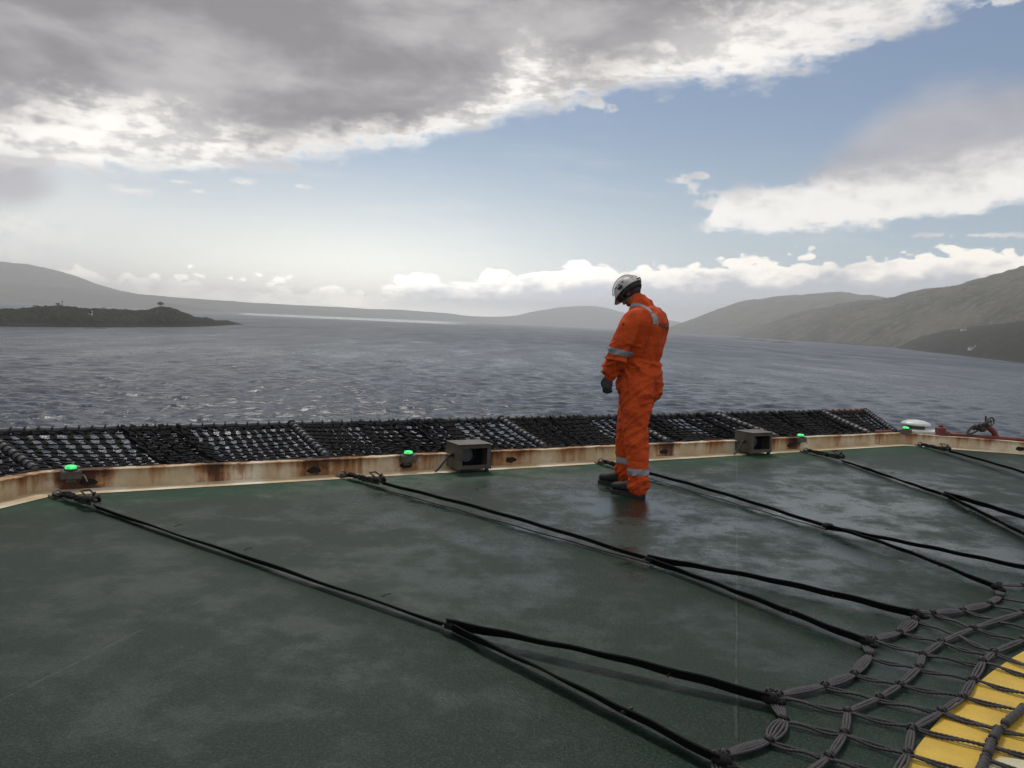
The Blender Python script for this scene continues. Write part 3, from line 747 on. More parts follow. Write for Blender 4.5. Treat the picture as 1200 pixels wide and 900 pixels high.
# ------------------------------------------------------------------ floodlights
M_box = simple('greybrown_housing', (.10, .092, .075), (.065, .056, .044), 9, .55, .1, bs=.3, bd=.003)
M_boxd = simple('dark_inner_housing', (.012, .012, .012), (.025, .024, .022), 20, .5)
M_glass, t_, b_ = mat('flood_glass', (.01, .012, .016), .12); b_.inputs['Specular IOR Level'].default_value = .6
M_refl = mat('flood_reflector', (.10, .115, .13), .4, .6)[0]
def flood():
    e = empty('floodlight')                         # local: x along the kerb, -y faces the deck
    w, d, h = .33, .25, .23; th = .010; a = MB()
    for c, s in [((0, 0, h-th/2), (w, d, th)), ((0, 0, th/2), (w, d, th)), ((-w/2+th/2, 0, h/2), (th, d, h-2*th)), ((w/2-th/2, 0, h/2), (th, d, h-2*th)), ((0, d/2-th/2, h/2), (w-2*th, th, h-2*th))]:
        a.box(np.array(c)+(0, 0, .028), s)
    hs = a.build('housing', M_box, e)
    a = MB(); fz = .028
    for c, s in [((0, -d/2-.006, h-.018), (w+.012, .014, .036)), ((0, -d/2-.006, .018), (w+.012, .014, .036)), ((-w/2+.018, -d/2-.006, h/2), (.048, .014, h-.072)), ((w/2-.012, -d/2-.006, h/2), (.036, .014, h-.072))]:
        a.box(np.array(c)+(0, 0, fz), s)
    a.build('front_frame', M_box, e)
    a = MB(); a.box((0, .0, .028+h/2), (w-.03, .004, h-.03)); a.build('glass', M_glass, e)
    a = MB(); a.lathe((-.03, -.004, .028+h/2), [(.002, .0), (.04, .004), (.062, .02), (.066, .03), (.060, .032)], 24, ax=((1, 0, 0), (0, 0, 1.), (0, -1., 0))); a.build('reflector', M_refl, e)
    a = MB(); a.box((0, -.02, h+.028+.003), (w+.02, d+.02, .006)); a.build('top_cover', M_box, e)
    for sx in (-1, 1):
        a = MB(); a.box((sx*(w/2-.02), -d/2+.01, .014), (.03, .03, .028)); a.build('foot', M_boxd, e)
    a = MB(); a.tube(crom([(-w/2-.004, -.03, .15), (-w/2-.05, -.05, .15), (-w/2-.17, -.07, .03), (-w/2-.20, -.07, .018)], 5), .010, 7); a.ell((-w/2-.05, -.05, .15), (.022, .018, .018)); a.build('stay_arm', M_boxd, e)
    a = MB(); a.lathe((-w/2-.002, -.03, .15), [(.02, 0), (.02, .012), (.014, .016), (.001, .016)], 10, ax=((0, 1., 0), (0, 0, 1.), (-1., 0, 0))); a.build('pivot_bolt', M_boxd, hs)
    a = MB(); a.tube(crom([(w/2+.0, -.06, .06), (w/2+.03, -.08, .05), (w/2+.035, -.09, .012)], 4), .008, 6); a.build('latch', M_boxd, e)
    return e
f0 = flood()
for k, (px, py, lab) in enumerate([(548, 550, 'open-fronted grey floodlight box left of the worker, with a stay arm'), (882, 531.5, 'far grey floodlight box right of the worker, pale top')]):
    e = f0 if k == 0 else copy_tree(f0); s = solve_s(px, 0, .085, .13)
    e.location = [float(v) for v in Q(0, s, .085, .004)]; e.rotation_euler = (0, 0, ang0)
    tag(e, lab, 'floodlight', 'floodlight boxes on the deck edge')

# ------------------------------------------------------------------ fittings right of the corner
M_red = simple('faded_red_paint', (.21, .035, .035), (.12, .03, .028), 12, .55, bs=.4)
M_pale = simple('pale_dome_plastic', (.62, .66, .64), (.5, .54, .52), 6, .35)
M_darkm = simple('dark_metal', (.03, .022, .02), (.06, .045, .04), 25, .5, .3)
rb = empty('red_pipe', Q(1, 0, .30, .15)); iv = np.array(rb.location)
tag(rb, 'long red pipe running along the kerb at the right', 'pipe')
a = MB(); a.tube([Q(1, s, .29, .165)-iv for s in np.linspace(.55, 6., 40)], .026, 12); a.build('pipe', M_red, rb, True)
a = MB(); a.tube([Q(0, s, .29, .155)-iv for s in np.linspace(SIDE-.25, SIDE+.10, 6)]+[Q(1, s, .29, .16)-iv for s in np.linspace(.05, .2, 3)], .022, 10); a.build('pipe_end', M_red, rb, True)
for s in (.56, 2.2, 3.6):
    a = MB(); a.lathe(Q(1, s, .29, .165)-iv, [(.03, -.02), (.05, -.018), (.05, .018), (.03, .02)], 16, ax=(side_frame(1)[2], np.array([0, 0, 1.]), side_frame(1)[1])); a.build('flange', M_red, rb)
rk = empty('red_bracket', Q(1, .46, .26, .15)); tag(rk, 'small square red bracket box beside the white domed fitting', 'bracket')
a = MB(); a.box((0, 0, .05), (.10, .12, .12), bev=.012); a.build('body', M_red, rk); a = MB(); a.lathe((0, 0, .11), [(.03, 0), (.032, .02), (.02, .035), (.001, .036)], 12); a.build('cap', M_red, rk)
s_ = solve_s(1073, 1, .55, .22)
dome = empty('domed_fitting', Q(1, s_, .55, .10)); tag(dome, 'flat white domed fitting on a pale base behind the corner lamp', 'dome light')
a = MB(); a.lathe((0, 0, .14), [(.19, 0), (.195, .012), (.17, .035), (.11, .058), (.04, .068), (.001, .07)], 36); a.build('dome', M_pale, dome, True)
a = MB(); a.lathe((0, 0, .09), [(.12, 0), (.12, .05)], 24); a.build('collar', M_grey, dome)
a = MB(); a.box((.05, -.15, .07), (.44, .30, .035), rz=-.2, bev=.006); a.build('base_plate', M_pale, dome)
a = MB(); a.tube([(0, 0, 0), (0, 0, .1)], .05, 12); a.build('post', M_darkm, dome)
# foam monitor
mo = empty('foam_monitor', Q(1, 0, .3, .15)); pm = P(1181, 517, .18); s_ = float((pm-side_frame(1)[0])@side_frame(1)[1])
mo.location = [float(v) for v in Q(1, s_, .32, .15)]; mo.rotation_euler = (0, 0, .0)
tag(mo, 'red foam monitor nozzle with a round hand wheel on the far right kerb', 'water cannon')
a = MB(); a.tube(crom([(.0, 0, .0), (.0, 0, .035), (-.04, 0, .10), (-.12, 0, .15), (-.17, -.01, .15)], 6), .038, 14); a.build('riser_elbow', M_red, mo, True)
a = MB(); a.lathe((0, 0, 0), [(.065, 0), (.065, .018), (.04, .02)], 18); a.build('flange', M_red, mo)
a = MB(); a.tube(crom([(-.16, 0, .15), (-.20, 0, .16), (-.26, 0, .14), (-.29, 0, .15)], 5), [.045+.01*math.sin(k) for k in range(16)], 12); a.ell((-.20, -.02, .12), (.05, .045, .04)); a.ell((-.155, -.02, .185), (.045, .04, .045)); a.build('valve_body', M_darkm, mo, True)
a = MB(); a.tube(crom([(-.28, -.01, .16), (-.33, -.01, .15), (-.38, -.02, .09), (-.405, -.03, .02)], 6), [.026-.0005*k for k in range(19)], 12); a.build('barrel', M_pinkwire if False else M_grey, mo, True)
a = MB(); a.tube([(-.26, -.03, .10), (-.34, -.04, .06), (-.43, -.05, .03), (-.50, -.06, .03)], .012, 8); a.build('lever', M_darkm, mo)
wx = (np.array([.95, .3, 0])/np.linalg.norm([.95, .3, 0]), np.array([0, .0, 1.]), np.array([.3, -.95, 0]))
a = MB(); cw = np.array([-.125, -.07, .235]); ring = [cw+wx[0]*.055*math.cos(q)+wx[1]*.055*math.sin(q) for q in np.linspace(0, 2*math.pi, 25)]
a.tube(ring, .011, 8); w_ = a.build('hand_wheel', M_grey, mo, True)
a = MB()
for k in range(4):
    q = k*math.pi/2+.4; a.tube([cw, cw+wx[0]*.055*math.cos(q)+wx[1]*.055*math.sin(q)], .006, 6)
a.ell(cw, (.02, .02, .02)); a.build('spoke', M_grey, w_)
a = MB(); a.tube([cw+np.array([0, .04, 0]), cw-np.array([0, .0, 0])], .012, 8); a.tube([(-.165, -.02, .22), (-.165, -.02, .30)], .011, 8); a.build('spindle', M_darkm, mo)

# ------------------------------------------------------------------ tie-down straps
M_web = simple('black_webbing', (.005, .005, .006), (.011, .011, .012), 90, .8, bs=.6, bd=.002, spec=.15)
M_steel = simple('dull_steel', (.28, .27, .27), (.10, .09, .08), 40, .4, .7)
M_ratch = simple('black_grimy_metal', (.014, .013, .013), (.035, .03, .028), 60, .45, .4, bs=.7, bd=.006)
def bump_path(a, b, n, z0, z1, amp, seed):
    out = []
    for k in range(n+1):
        f = k/n; p = a+(b-a)*f; sidev = np.cross((b-a)/np.linalg.norm(b-a), (0, 0, 1.))
        p = p+sidev*(.003*math.sin(f*5+seed)+.0015*math.sin(f*17+seed*2)); p[2] = z0+(z1-z0)*f+amp*math.sin(math.pi*f)+.002*math.sin(f*31+seed)
        out.append(p)
    return out
def strap(anchor, lump, fork, ends, label, style, seed):
    an, lu = P(*anchor, .03), P(*lump, .035)
    e = empty('lashing_strap', P(*anchor, 0)); tag(e, label, 'strap', 'lashing straps across the deck'); iv = np.array(e.location)
    an, lu = an-iv, lu-iv; d = (lu-an)/np.linalg.norm(lu-an); sd_ = np.cross(d, (0, 0, 1.)); Ln = np.linalg.norm(lu-an)
    # shackle at a ring on the kerb
    a = MB(); ring = [an+d*.0+sd_*.028*math.cos(q)+np.array([0, 0, .028*math.sin(q)+.005]) for q in np.linspace(0, 2*math.pi, 17)]
    a.tube(ring, .008, 6); a.box(an-d*.03+np.array([0, 0, -.02]), (.08, .06, .02), ax=(d, sd_, (0, 0, 1))); a.build('deck_eye', M_steel, e)
    a = MB(); a.tube([an+d*.01+sd_*.026, an+d*.07+sd_*.026, an+d*.09+sd_*.01, an+d*.09-sd_*.01, an+d*.07-sd_*.026, an+d*.01-sd_*.026], .009, 7); a.tube([an+d*.012+sd_*.04, an+d*.012-sd_*.04], .010, 7); a.build('shackle', M_ratch, e)
    # tensioner: bundle of turns, side plates, spool and handle
    a = MB(); 
    for k, off in enumerate((-.016, 0, .016)):
        a.ribbon([an+d*(.08+(Ln-.16)*f)+sd_*(off+.004*math.sin(f*11+k+seed))+np.array([0, 0, .012+.010*math.sin(f*7+k*2+seed)]) for f in np.linspace(0, 1, 16)], .034, .018, [.3*math.sin(f*9+k) for f in range(16)])
    a.build('wrapped_webbing', M_web, e)
    tn_ = MB(); q0 = an+d*(Ln-.13); q1 = an+d*(Ln+.01)
    for s in (-1, 1): tn_.box((q0+q1)/2+sd_*s*.034+np.array([0, 0, .022]), (.17, .005, .045), ax=(d, sd_, (0, 0, 1)))
    tt = tn_.build('ratchet_frame', M_ratch, e)
    a = MB(); a.tube([q1-d*.03+sd_*.045+np.array([0, 0, .04]), q1-d*.03-sd_*.045+np.array([0, 0, .04])], .024, 10); a.tube([q0+sd_*.04+np.array([0, 0, .03]), q0-sd_*.04+np.array([0, 0, .03])], .016, 10); a.build('spool', M_ratch, tt, True)
    a = MB(); h0 = q1-d*.03+np.array([0, 0, .05]); a.tube([h0+sd_*.03, h0+sd_*.03-d*.09+np.array([0, 0, .03]), h0-sd_*.03-d*.09+np.array([0, 0, .03]), h0-sd_*.03], .007, 6); a.tube([h0, h0+d*.035+np.array([0, 0, .035])], .008, 6); a.build('handle', M_ratch, tt)
    a = MB()
    for k in range(7):
        v = rng.normal(0, 1, 3)*np.array([.008, .010, .005]); a.ell(q1-d*.02*k+v+np.array([0, 0, .03]), (.022, .018, .014), 7, 5)
    a.build('buckle_pawl', M_ratch, tt, True)
    a = MB(); a.box(q1+d*.03+np.array([0, 0, .012]), (.012, .056, .006), ax=(d, sd_, (0, 0, 1))); a.build('end_clip', M_steel, e)
    # main run
    lu2 = lu+d*.02; fk = P(*fork, .03)-iv
    if style == 'wide':
        a = MB(); a.ribbon(bump_path(lu2, fk, 60, .020, .028, .002, seed), .046, .005, [.75+.12*math.sin(k*.2+seed) for k in range(61)]); a.build('webbing', M_web, e)
        a = MB()
        for f in (.30, .52, .86):
            p = lu2+(fk-lu2)*f+np.array([0, 0, .03]); a.tube([p, p+np.array([.02, .0, .012]), p+np.array([.045, .008, .016])], .002, 4)
        a.build('frayed_thread', M_web, e)
    else:
        a = MB(); a.ribbon(bump_path(lu2, fk, 60, .045, .035, .020, seed), .030, .005, 1.15); a.build('webbing', M_web, e)
        a = MB(); a.ribbon(bump_path(lu2-np.array([0, 0, .0])+sd_*.045, fk+sd_*.01, 60, .012, .014, .0, seed+1), .026, .005, .2); a.build('webbing', M_web, e)
    # fork loop and the two legs
    if ends:
        for k, en in enumerate(ends):
            ep = P(*en, .03)-iv; dd = (ep-fk)/np.linalg.norm(ep-fk); s2 = np.cross(dd, (0, 0, 1.)); n = 50
            w = .066 if style == 'wide' else (.056 if seed < 3 else .042)
            a = MB(); a.ribbon(bump_path(fk-dd*.02, ep, n, .042-.012*k, .034, .02 if k == 0 else .006, seed+k), w, .006, [.95-.25*math.sin(math.pi*min(1, q/n*1.1))+.06*math.sin(q*.2+seed) for q in range(n+1)]); o_ = a.build('fork_leg', M_web, e)
            a = MB(); f = .72; c = fk+(ep-fk)*f; c[2] = .045; a.box(c, (.006, w*.9, .012), ax=(dd, s2, (0, 0, 1))); a.build('stitching', M_lace, o_)
            a = MB(); c = ep.copy(); a.ell(c+np.array([0, 0, .005]), (.036, .026, .022), 10, 6, ax=(dd, s2, (0, 0, 1))); a.tube([c+dd*.03+s2*.02, c+dd*.05, c+dd*.03-s2*.02], .010, 6); a.build('end_loop', M_web, o_, True)
        a = MB(); a.box(fk+np.array([0, 0, .012]), (.05, .07, .028), ax=(d, sd_, (0, 0, 1)), bev=.006); a.build('fork_stitch_block', M_web, e)
        a = MB(); a.tube([fk-d*.03+sd_*.03+np.array([0, 0, .0]), fk-d*.045+np.array([0, 0, .0])], .007, 6); a.build('keeper', M_steel, e)
strap((67, 579), (110, 591), (530, 735), [(902, 820), (846, 893)], 'nearest black lashing strap, from the left kerb corner to a low fork', 'wide', 1)
strap((402, 556), (446, 567), (763, 657), [(1074, 721), (1015, 753)], 'black lashing strap starting left of the nearer floodlight', 'thin', 2)
strap((704, 541), (737, 550), (970, 618), [(1168, 689), (1235, 673)], 'black lashing strap that passes behind the worker\'s boots', 'thin', 3)
strap((944, 528), (985, 538), (1110, 581), [(1290, 640), (1250, 652)], 'black lashing strap starting under the far green lamp', 'wide', 4)
strap((1078, 521), (1110, 529), (1290, 584), None, 'farthest black lashing strap, starting at the right corner of the kerb', 'thin', 5)

# ------------------------------------------------------------------ rope landing net
M_rope, t_, b_ = mat('grey_braided_rope', (.05, .045, .05), .75)
p_ = pos(t_); f_ = fbm(t_, p_, 300, 4, .7); setc(t_, b_, mixc(t_, f_.smooth(.4, .65), (.022, .020, .023), (.10, .09, .10))); bump(t_, b_, f_, .7, .003)
M_rope2, t_, b_ = mat('dark_thin_rope', (.02, .018, .02), .6)
p_ = pos(t_); f_ = fbm(t_, p_, 260, 4, .7); setc(t_, b_, mixc(t_, f_.smooth(.4, .65), (.010, .009, .011), (.055, .05, .055))); bump(t_, b_, f_, .7, .003)
net = empty('landing_net', P(1060, 790, 0)); tag(net, 'dark knotted rope landing net over the yellow circle, lower right', 'rope net'); iv = np.array(net.location)
def band(mb, p, q, bul, ns=4, r=.0052, z=.018):
    p, q = np.array(p), np.array(q); L_ = np.linalg.norm(q-p); n = max(5, int(L_/.007)); d = (q-p)/L_; s = np.cross(d, (0, 0, 1.))
    for k in range(ns):
        off = (k-(ns-1)/2)/((ns-1)/2)
        path = [p+(q-p)*f+s*(off*(.004+bul*math.sin(math.pi*f)**.7))+np.array([0, 0, z+.006*math.cos(off*1.3)*math.sin(math.pi*f)]) for f in np.linspace(0, 1, n+1)]
        mb.tube(path, r, 6, wob=.22, per=.016)
def twin(mb, p, q, z=.017, r=.0056, sag=.0):
    p, q = np.array(p), np.array(q); L_ = np.linalg.norm(q-p); n = max(5, int(L_/.008)); d = (q-p)/L_; s = np.cross(d, (0, 0, 1.))
    ph = rng.uniform(0, 6)
    for k in (-1, 1):
        path = [p+(q-p)*f+s*k*(.0072+.0008*math.sin(f*9+ph))+s*sag*.35*math.sin(math.pi*f)+np.array([0, 0, z+(.005 if k > 0 else 0)*math.sin(f*7+ph)]) for f in np.linspace(0, 1, n+1)]
        mb.tube(path, r, 5, wob=.25, per=.016)
def knot(mb, p, q0=None, sc=1.):
    p = np.array(p)+np.array([0, 0, .024]); a0 = rng.uniform(0, 3)
    for k in range(3):
        a = a0+k*1.15; u = np.array([math.cos(a), math.sin(a), 0]); v = np.array([0, 0, 1.])
        mb.tube([p+sc*(u*.021*math.cos(t)+v*.016*math.sin(t))+np.cross(u, v)*(k-1)*.008 for t in np.linspace(0, 2*math.pi, 11)], .0062*sc, 5)
    mb.ell(p, (.017*sc, .017*sc, .013*sc), 8, 5)
g = lambda l: [P(x, y, 0)-iv for x, y in l]
def polar(pts, dth):        # carry a ring on past the picture, round the deck circle
    pts = [p+iv for p in pts]; rel = pts[0]-CC; r = math.hypot(rel[0], rel[1]); a = math.atan2(rel[1], rel[0]); out = []
    return r, a
R0 = [(1290, 684), (1262, 700), (1236, 690), (1200, 690), (1171, 689), (1171.5, 703), (1159.5, 711.4), (1128, 719.5), (1093.5, 722.5), (1072.5, 721), (1072.5, 731), (1054.5, 745.6), (1023, 754.6), (1014, 753.4), (1019, 772), (1000.5, 795.4), (966, 809), (912, 820), (901.5, 817), (918.6, 848.5), (901.5, 874), (849, 890.5), (838, 893), (850, 925), (832, 960), (790, 985)]
R1 = [(1290, 705), (1245, 712), (1200, 721), (1140, 740.5), (1102.5, 757), (1081.5, 772), (1077, 787), (1054.5, 808), (1030.5, 823), (993, 839.5), (990, 865), (972, 893), (930, 925), (915, 960)]
R2 = [(1290, 728), (1240, 742), (1200, 754), (1164, 769), (1152, 780), (1140, 802), (1128, 823), (1104, 839.5), (1068, 860.5), (1063.5, 889), (1045, 925), (1030, 960)]
R3 = [(1290, 800), (1240, 818), (1200, 836), (1170, 862), (1161, 877), (1155, 896), (1140, 930), (1120, 965)]
for L_, bul, ns in ((R0, .019, 5), (R1, .0065, 3), (R2, .008, 3), (R3, .004, 3)):
    pts = g(L_); mk = MB()
    for i in range(len(pts)-1):
        if np.linalg.norm(pts[i+1]-pts[i]) < .008: continue
        mb = MB(); band(mb, pts[i], pts[i+1], bul*rng.uniform(.5, 1.25), ns); mb.build('ring_rope', M_rope, net, True)
        if L_ is R3:      # whipped with tape
            d = pts[i+1]-pts[i]; Ld = np.linalg.norm(d); mb = MB()
            mb.tube([pts[i]+d*f+np.array([0, 0, .026]) for f in np.linspace(.08, .8, 14)], [.0155+.003*math.sin(k*2.2) for k in range(14)], 8); mb.build('whipping', M_rope2, net, True)
    for p in pts[1:-1]:
        mk = MB(); knot(mk, p, None, .72); mk.build('knot', M_rope2, net, True)
X = [[(1171.5, 703), (1240, 720)], [(1236, 692), (1290, 703)], [(1159.5, 711.4), (1200, 722), (1290, 746)], [(1128, 719.5), (1166, 731), (1225, 746)], [(1093.5, 723), (1140, 740.5), (1200, 757), (1290, 782)], [(1076, 732), (1122, 749), (1164, 769), (1240, 800), (1290, 815)], [(1056, 746), (1102.5, 757.5), (1155, 772.5)],
     [(1023, 755), (1081, 771), (1145, 784)], [(1019, 776), (1077, 789), (1143, 802), (1200, 818), (1240, 829)], [(1002, 796), (1054.5, 808), (1126.5, 821), (1198, 839)], [(967, 810), (1031, 826), (1104, 841), (1171, 861), (1250, 880)],
     [(912, 821), (992, 840), (1067, 858), (1156, 880), (1260, 905)], [(920, 850), (985, 866), (1062, 890), (1150, 915)], [(903, 876), (960, 893), (1050, 915)], [(850, 925), (930, 940), (1040, 950)],
     [(1152, 780), (1200, 796), (1290, 822)], [(1105, 840), (1170, 862)], [(1155, 896), (1240, 925)], [(838, 893), (860, 905), (925, 925)]]
for l in X:
    pts = g(l)
    for i in range(len(pts)-1):
        mb = MB(); twin(mb, pts[i], pts[i+1], sag=rng.uniform(-.008, .012)); mb.build('cross_rope', M_rope2, net, True)

# ------------------------------------------------------------------ the worker
PSI = R(36.7)
M_orange, t_, b_ = mat('orange_coverall_cloth', (.55, .08, .012), .8, 0, .25)
p_ = objc(t_); x_, y_, z_ = sep(t_, p_)
f_ = fbm(t_, p_, 9, 5, .6); c_ = mixc(t_, f_.smooth(.35, .7), (.47, .054, .008), (.57, .080, .012))
c_ = mixc(t_, fbm(t_, p_, 5, 6, .7).smooth(.55, .75)*.35, c_, (.30, .04, .010)); setc(t_, b_, c_)
w1 = fbm(t_, comb(t_, x_*9., y_*9., z_*26.), 1., 3, .55, .8); w2 = fbm(t_, p_, 420, 2, .5)
bump(t_, b_, w1*.9+w2*.06, .5, .022)
M_skin = mat('skin', (.30, .15, .10), .6)[0]
M_hair = mat('dark_hair', (.02, .015, .012), .7)[0]
M_boot = simple('black_boot_leather', (.005, .005, .006), (.011, .010, .010), 25, .75, bs=.5, bd=.004)
M_sole = mat('black_rubber', (.015, .015, .015), .8)[0]
M_glove = simple('dark_blue_grey_glove', (.02, .024, .032), (.045, .05, .058), 40, .7, bs=.5)
M_tape = simple('silver_reflective_tape', (.30, .31, .33), (.20, .21, .23), 60, .45, .1, bs=.4)
M_helm = simple('scuffed_white_helmet', (.50, .49, .475), (.40, .39, .38), 10, .5, bs=.2, bd=.002)
M_helmd = mat('dark_helmet_padding', (.02, .02, .022), .7)[0]
M_seam = mat('dark_orange_seam', (.30, .04, .01), .8)[0]

def remesh(mb_list, name, mt, parent, vox=.011, smooth_it=2, disp=None):
    mb = MB()
    for m_ in mb_list: mb.add(m_.v, m_.f)
    o = mb.build(name, mt)
    bm_ = bmesh.new(); bm_.from_mesh(o.data); bmesh.ops.recalc_face_normals(bm_, faces=bm_.faces); bm_.to_mesh(o.data); bm_.free()
    md = o.modifiers.new('r', 'REMESH'); md.mode = 'VOXEL'; md.voxel_size = vox; md.use_smooth_shade = True
    ms = o.modifiers.new('s', 'SMOOTH'); ms.iterations = smooth_it; ms.factor = .6
    dg = bpy.context.evaluated_depsgraph_get(); me = bpy.data.meshes.new_from_object(o.evaluated_get(dg)); o.modifiers.clear(); o.data = me; me.name = name
    if not me.materials: me.materials.append(mt)
    if disp:
        nv = len(me.vertices); cos = np.empty(nv*3, np.float32); nrm = np.empty(nv*3, np.float32)
        me.vertices.foreach_get('co', cos); me.vertex_normals.foreach_get('vector', nrm); cos = cos.reshape(-1, 3); nrm = nrm.reshape(-1, 3)
        dv = np.array([disp(c, n) for c, n in zip(cos, nrm)], np.float32); cos = cos+nrm*dv[:, None]
        me.vertices.foreach_set('co', cos.ravel()); me.update()
    me.polygons.foreach_set('use_smooth', np.ones(len(me.polygons), bool))
    o.parent = parent; return o

def ring_loft(secs, n=28, k=4):
    """secs: (cx, cy, cz, rx, ry) horizontal rings"""
    s = crom([np.array(q, float) for q in secs], k); m_ = MB(); rows = []
    for c in s:
        rows.append([(c[0]+c[3]*math.cos(q), c[1]+c[4]*math.sin(q), c[2]) for q in [2*math.pi*j/n for j in range(n)]])
    m_.grid(rows); return m_
def limb(pts, k=6, n=20):
    """pts: (x,y,z,r) or (x,y,z,ra,rb)"""
    s = crom([np.array(q, float) for q in pts], k); m_ = MB(); m_.tube([c[:3] for c in s], [c[3] if len(c) == 4 else (c[3], c[4]) for c in s], n)
    m_.ell(s[0][:3], (s[0][3],)*3); m_.ell(s[-1][:3], (s[-1][3]*.9,)*3) if len(pts[0]) == 4 else None
    return m_

def worker():
    rot = math.pi-PSI; ps = P(737, 580, 0)
    Rm = np.array([[math.cos(rot), -math.sin(rot)], [math.sin(rot), math.cos(rot)]])
    o2 = ps[:2]-Rm@np.array([-.02, .13])
    e = empty('person', (o2[0], o2[1], 0), rot)
    tag(e, 'worker in an orange coverall and white helmet standing and looking down at the deck edge', 'person')
    # --- coverall
    torso = ring_loft([(.02, 0, .80, .11, .15), (.03, 0, .88, .165, .19), (.018, 0, .97, .186, .205), (.012, 0, 1.05, .180, .2), (.022, 0, 1.135, .160, .188), (.014, 0, 1.20, .168, .194), (-.01, 0, 1.30, .162, .200), (-.035, 0, 1.42, .160, .212), (-.03, 0, 1.50, .146, .205), (-.005, 0, 1.555, .122, .172), (.025, 0, 1.592, .090, .115), (.05, 0, 1.62, .072, .080)])
    Lsh, Rsh = (-.02, .185, 1.49), (-.02, -.185, 1.49)
    armL = limb([(-.02, .150, 1.485, .080), (-.005, .205, 1.46, .088), (.030, .250, 1.34, .086), (.062, .272, 1.24, .083), (.095, .275, 1.15, .081), (.130, .262, 1.085, .072), (.150, .250, 1.03, .066), (.156, .246, 1.005, .062)])
    armR = limb([(-.02, -.150, 1.485, .080), (-.005, -.205, 1.46, .088), (.03, -.25, 1.34, .084), (.07, -.27, 1.22, .080), (.13, -.262, 1.12, .074), (.20, -.24, 1.05, .066)])
    legL = limb([(.0, .085, .95, .134), (-.022, .098, .80, .134), (-.034, .112, .66, .119), (-.040, .12, .54, .100), (-.062, .126, .42, .094), (-.085, .13, .28, .086), (-.098, .13, .16, .084), (-.104, .13, .075, .088)])
    legR = limb([(.02, -.085, .93, .130), (.085, -.095, .80, .132), (.120, -.108, .66, .118), (.145, -.115, .54, .103), (.158, -.120, .42, .094), (.165, -.128, .28, .086), (.168, -.13, .18, .083), (.168, -.13, .115, .080)])
    seat = MB(); seat.ell((-.035, .085, .93), (.125, .105, .17), 20, 12); seat.ell((-.035, -.085, .93), (.125, .105, .17), 20, 12)
    collar = limb([(.02, 0, 1.575, .095), (.05, 0, 1.61, .080), (.078, 0, 1.642, .068)])
    belly = MB(); belly.ell((.06, 0, 1.08), (.13, .15, .13), 18, 10)
    def disp(c, n):
        x, y, z = c; v = 0
        q = Vector((x*6, y*6, z*16)); w = noise.noise(q+Vector((3, 1, 7)))
        v += .006*w+.004*noise.noise(Vector((x*11+z*9, y*11, z*13-x*7)))
        # folds gathered at waist, crotch, knee, ankle, elbow
        def g_(z0, s): return math.exp(-((z-z0)/s)**2)
        isarm = abs(y) > .17 and z > .98
        amp = 1.7*(.0105*g_(1.10, .06)+.010*g_(.80, .16)+.008*g_(.50, .13)+.012*g_(.13, .09)+(.011*g_(1.20, .09)+.010*g_(1.03, .05) if isarm else 0))
        cr = lambda a, k: max(0., 1-abs(a)*k)**1.6-.25
        sgn = 1 if y > 0 else -1
        fold = cr(noise.noise(Vector((x*4+z*3, y*4-x*2, z*11+x*9*(1 if z < 1 else -.4)*1.2))), 3.2)
        fold2 = cr(noise.noise(Vector((x*7-z*6, y*7, z*19+x*14+5))), 3.)
        v += amp*(fold*1.0+fold2*.55)
        if not isarm and z < .9: v += .007*cr(noise.noise(Vector((x*16, y*16*sgn, z*3+2+x*4))), 3.)      # long drape down the legs
        if not isarm and z > 1.12: v += .008*cr(noise.noise(Vector((x*9+z*4, y*13-z*5*sgn, z*3.5+8))), 2.8)
        v += .003*(1-abs(noise.noise(Vector((x*9, y*9, z*5+4))))*3)
        if not isarm: v -= .006*math.exp(-((z-1.128)/.010)**2)*(1 if z > 1.0 else 0); v += .004*math.exp(-((z-1.105)/.012)**2)
        # back pleats
        if 1.2 < z < 1.58 and x < 0: v += .006*math.sin(y*48)*math.exp(-((abs(y)-.12)/.05)**2)
        return v
    cov = remesh([torso, armL, armR, legL, legR, seat, collar, belly], 'coverall', M_orange, e, .008, 5, disp)
    bv = BVHTree.FromPolygons([v.co for v in cov.data.vertices], [p.vertices for p in cov.data.polygons])
    def tape(c, axis, width, r, name='reflective_band', off=.0035, a0=0, a1=360, side=None, parent=cov, m_=M_tape):
        axis = np.array(axis, float); axis /= np.linalg.norm(axis); u = np.cross(axis, (1., .2, .3)); u /= np.linalg.norm(u); v = np.cross(axis, u)
        n = 56; rows = []
        for k in range(n+1):
            q = R(a0+(a1-a0)*k/n); d = u*math.cos(q)+v*math.sin(q); row = []
            for h in np.linspace(-width/2, width/2, 6):
                cc = np.array(c)+axis*h; hit = bv.ray_cast(Vector(cc+d*r), Vector(-d))
                p = np.array(hit[0]) if hit[0] is not None else cc+d*r*.6
                row.append(p+d*off)
            rows.append(row)
        # even out spikes
        arr = np.array(rows); cen = np.array(c); 
        rad = np.linalg.norm(arr-cen, axis=2); med = np.median(rad)
        vs = []; fs = []
        for row in arr:
            for p in row: vs.append(p)
        m = 6
        for i in range(n):
            for j in range(m-1): fs.append((i*m+j, (i+1)*m+j, (i+1)*m+j+1, i*m+j+1))
        return mesh_obj(name, vs, fs, m_, parent, True)
    tape((.078, .274, 1.20), (.18, .10, -1), .052, .14)
    tape((.10, -.27, 1.18), (.35, .0, -1), .052, .14)
    tape((-.094, .13, .215), (.05, 0, 1), .052, .16)
    tape((.166, -.13, .245), (.0, 0, 1), .052, .16)
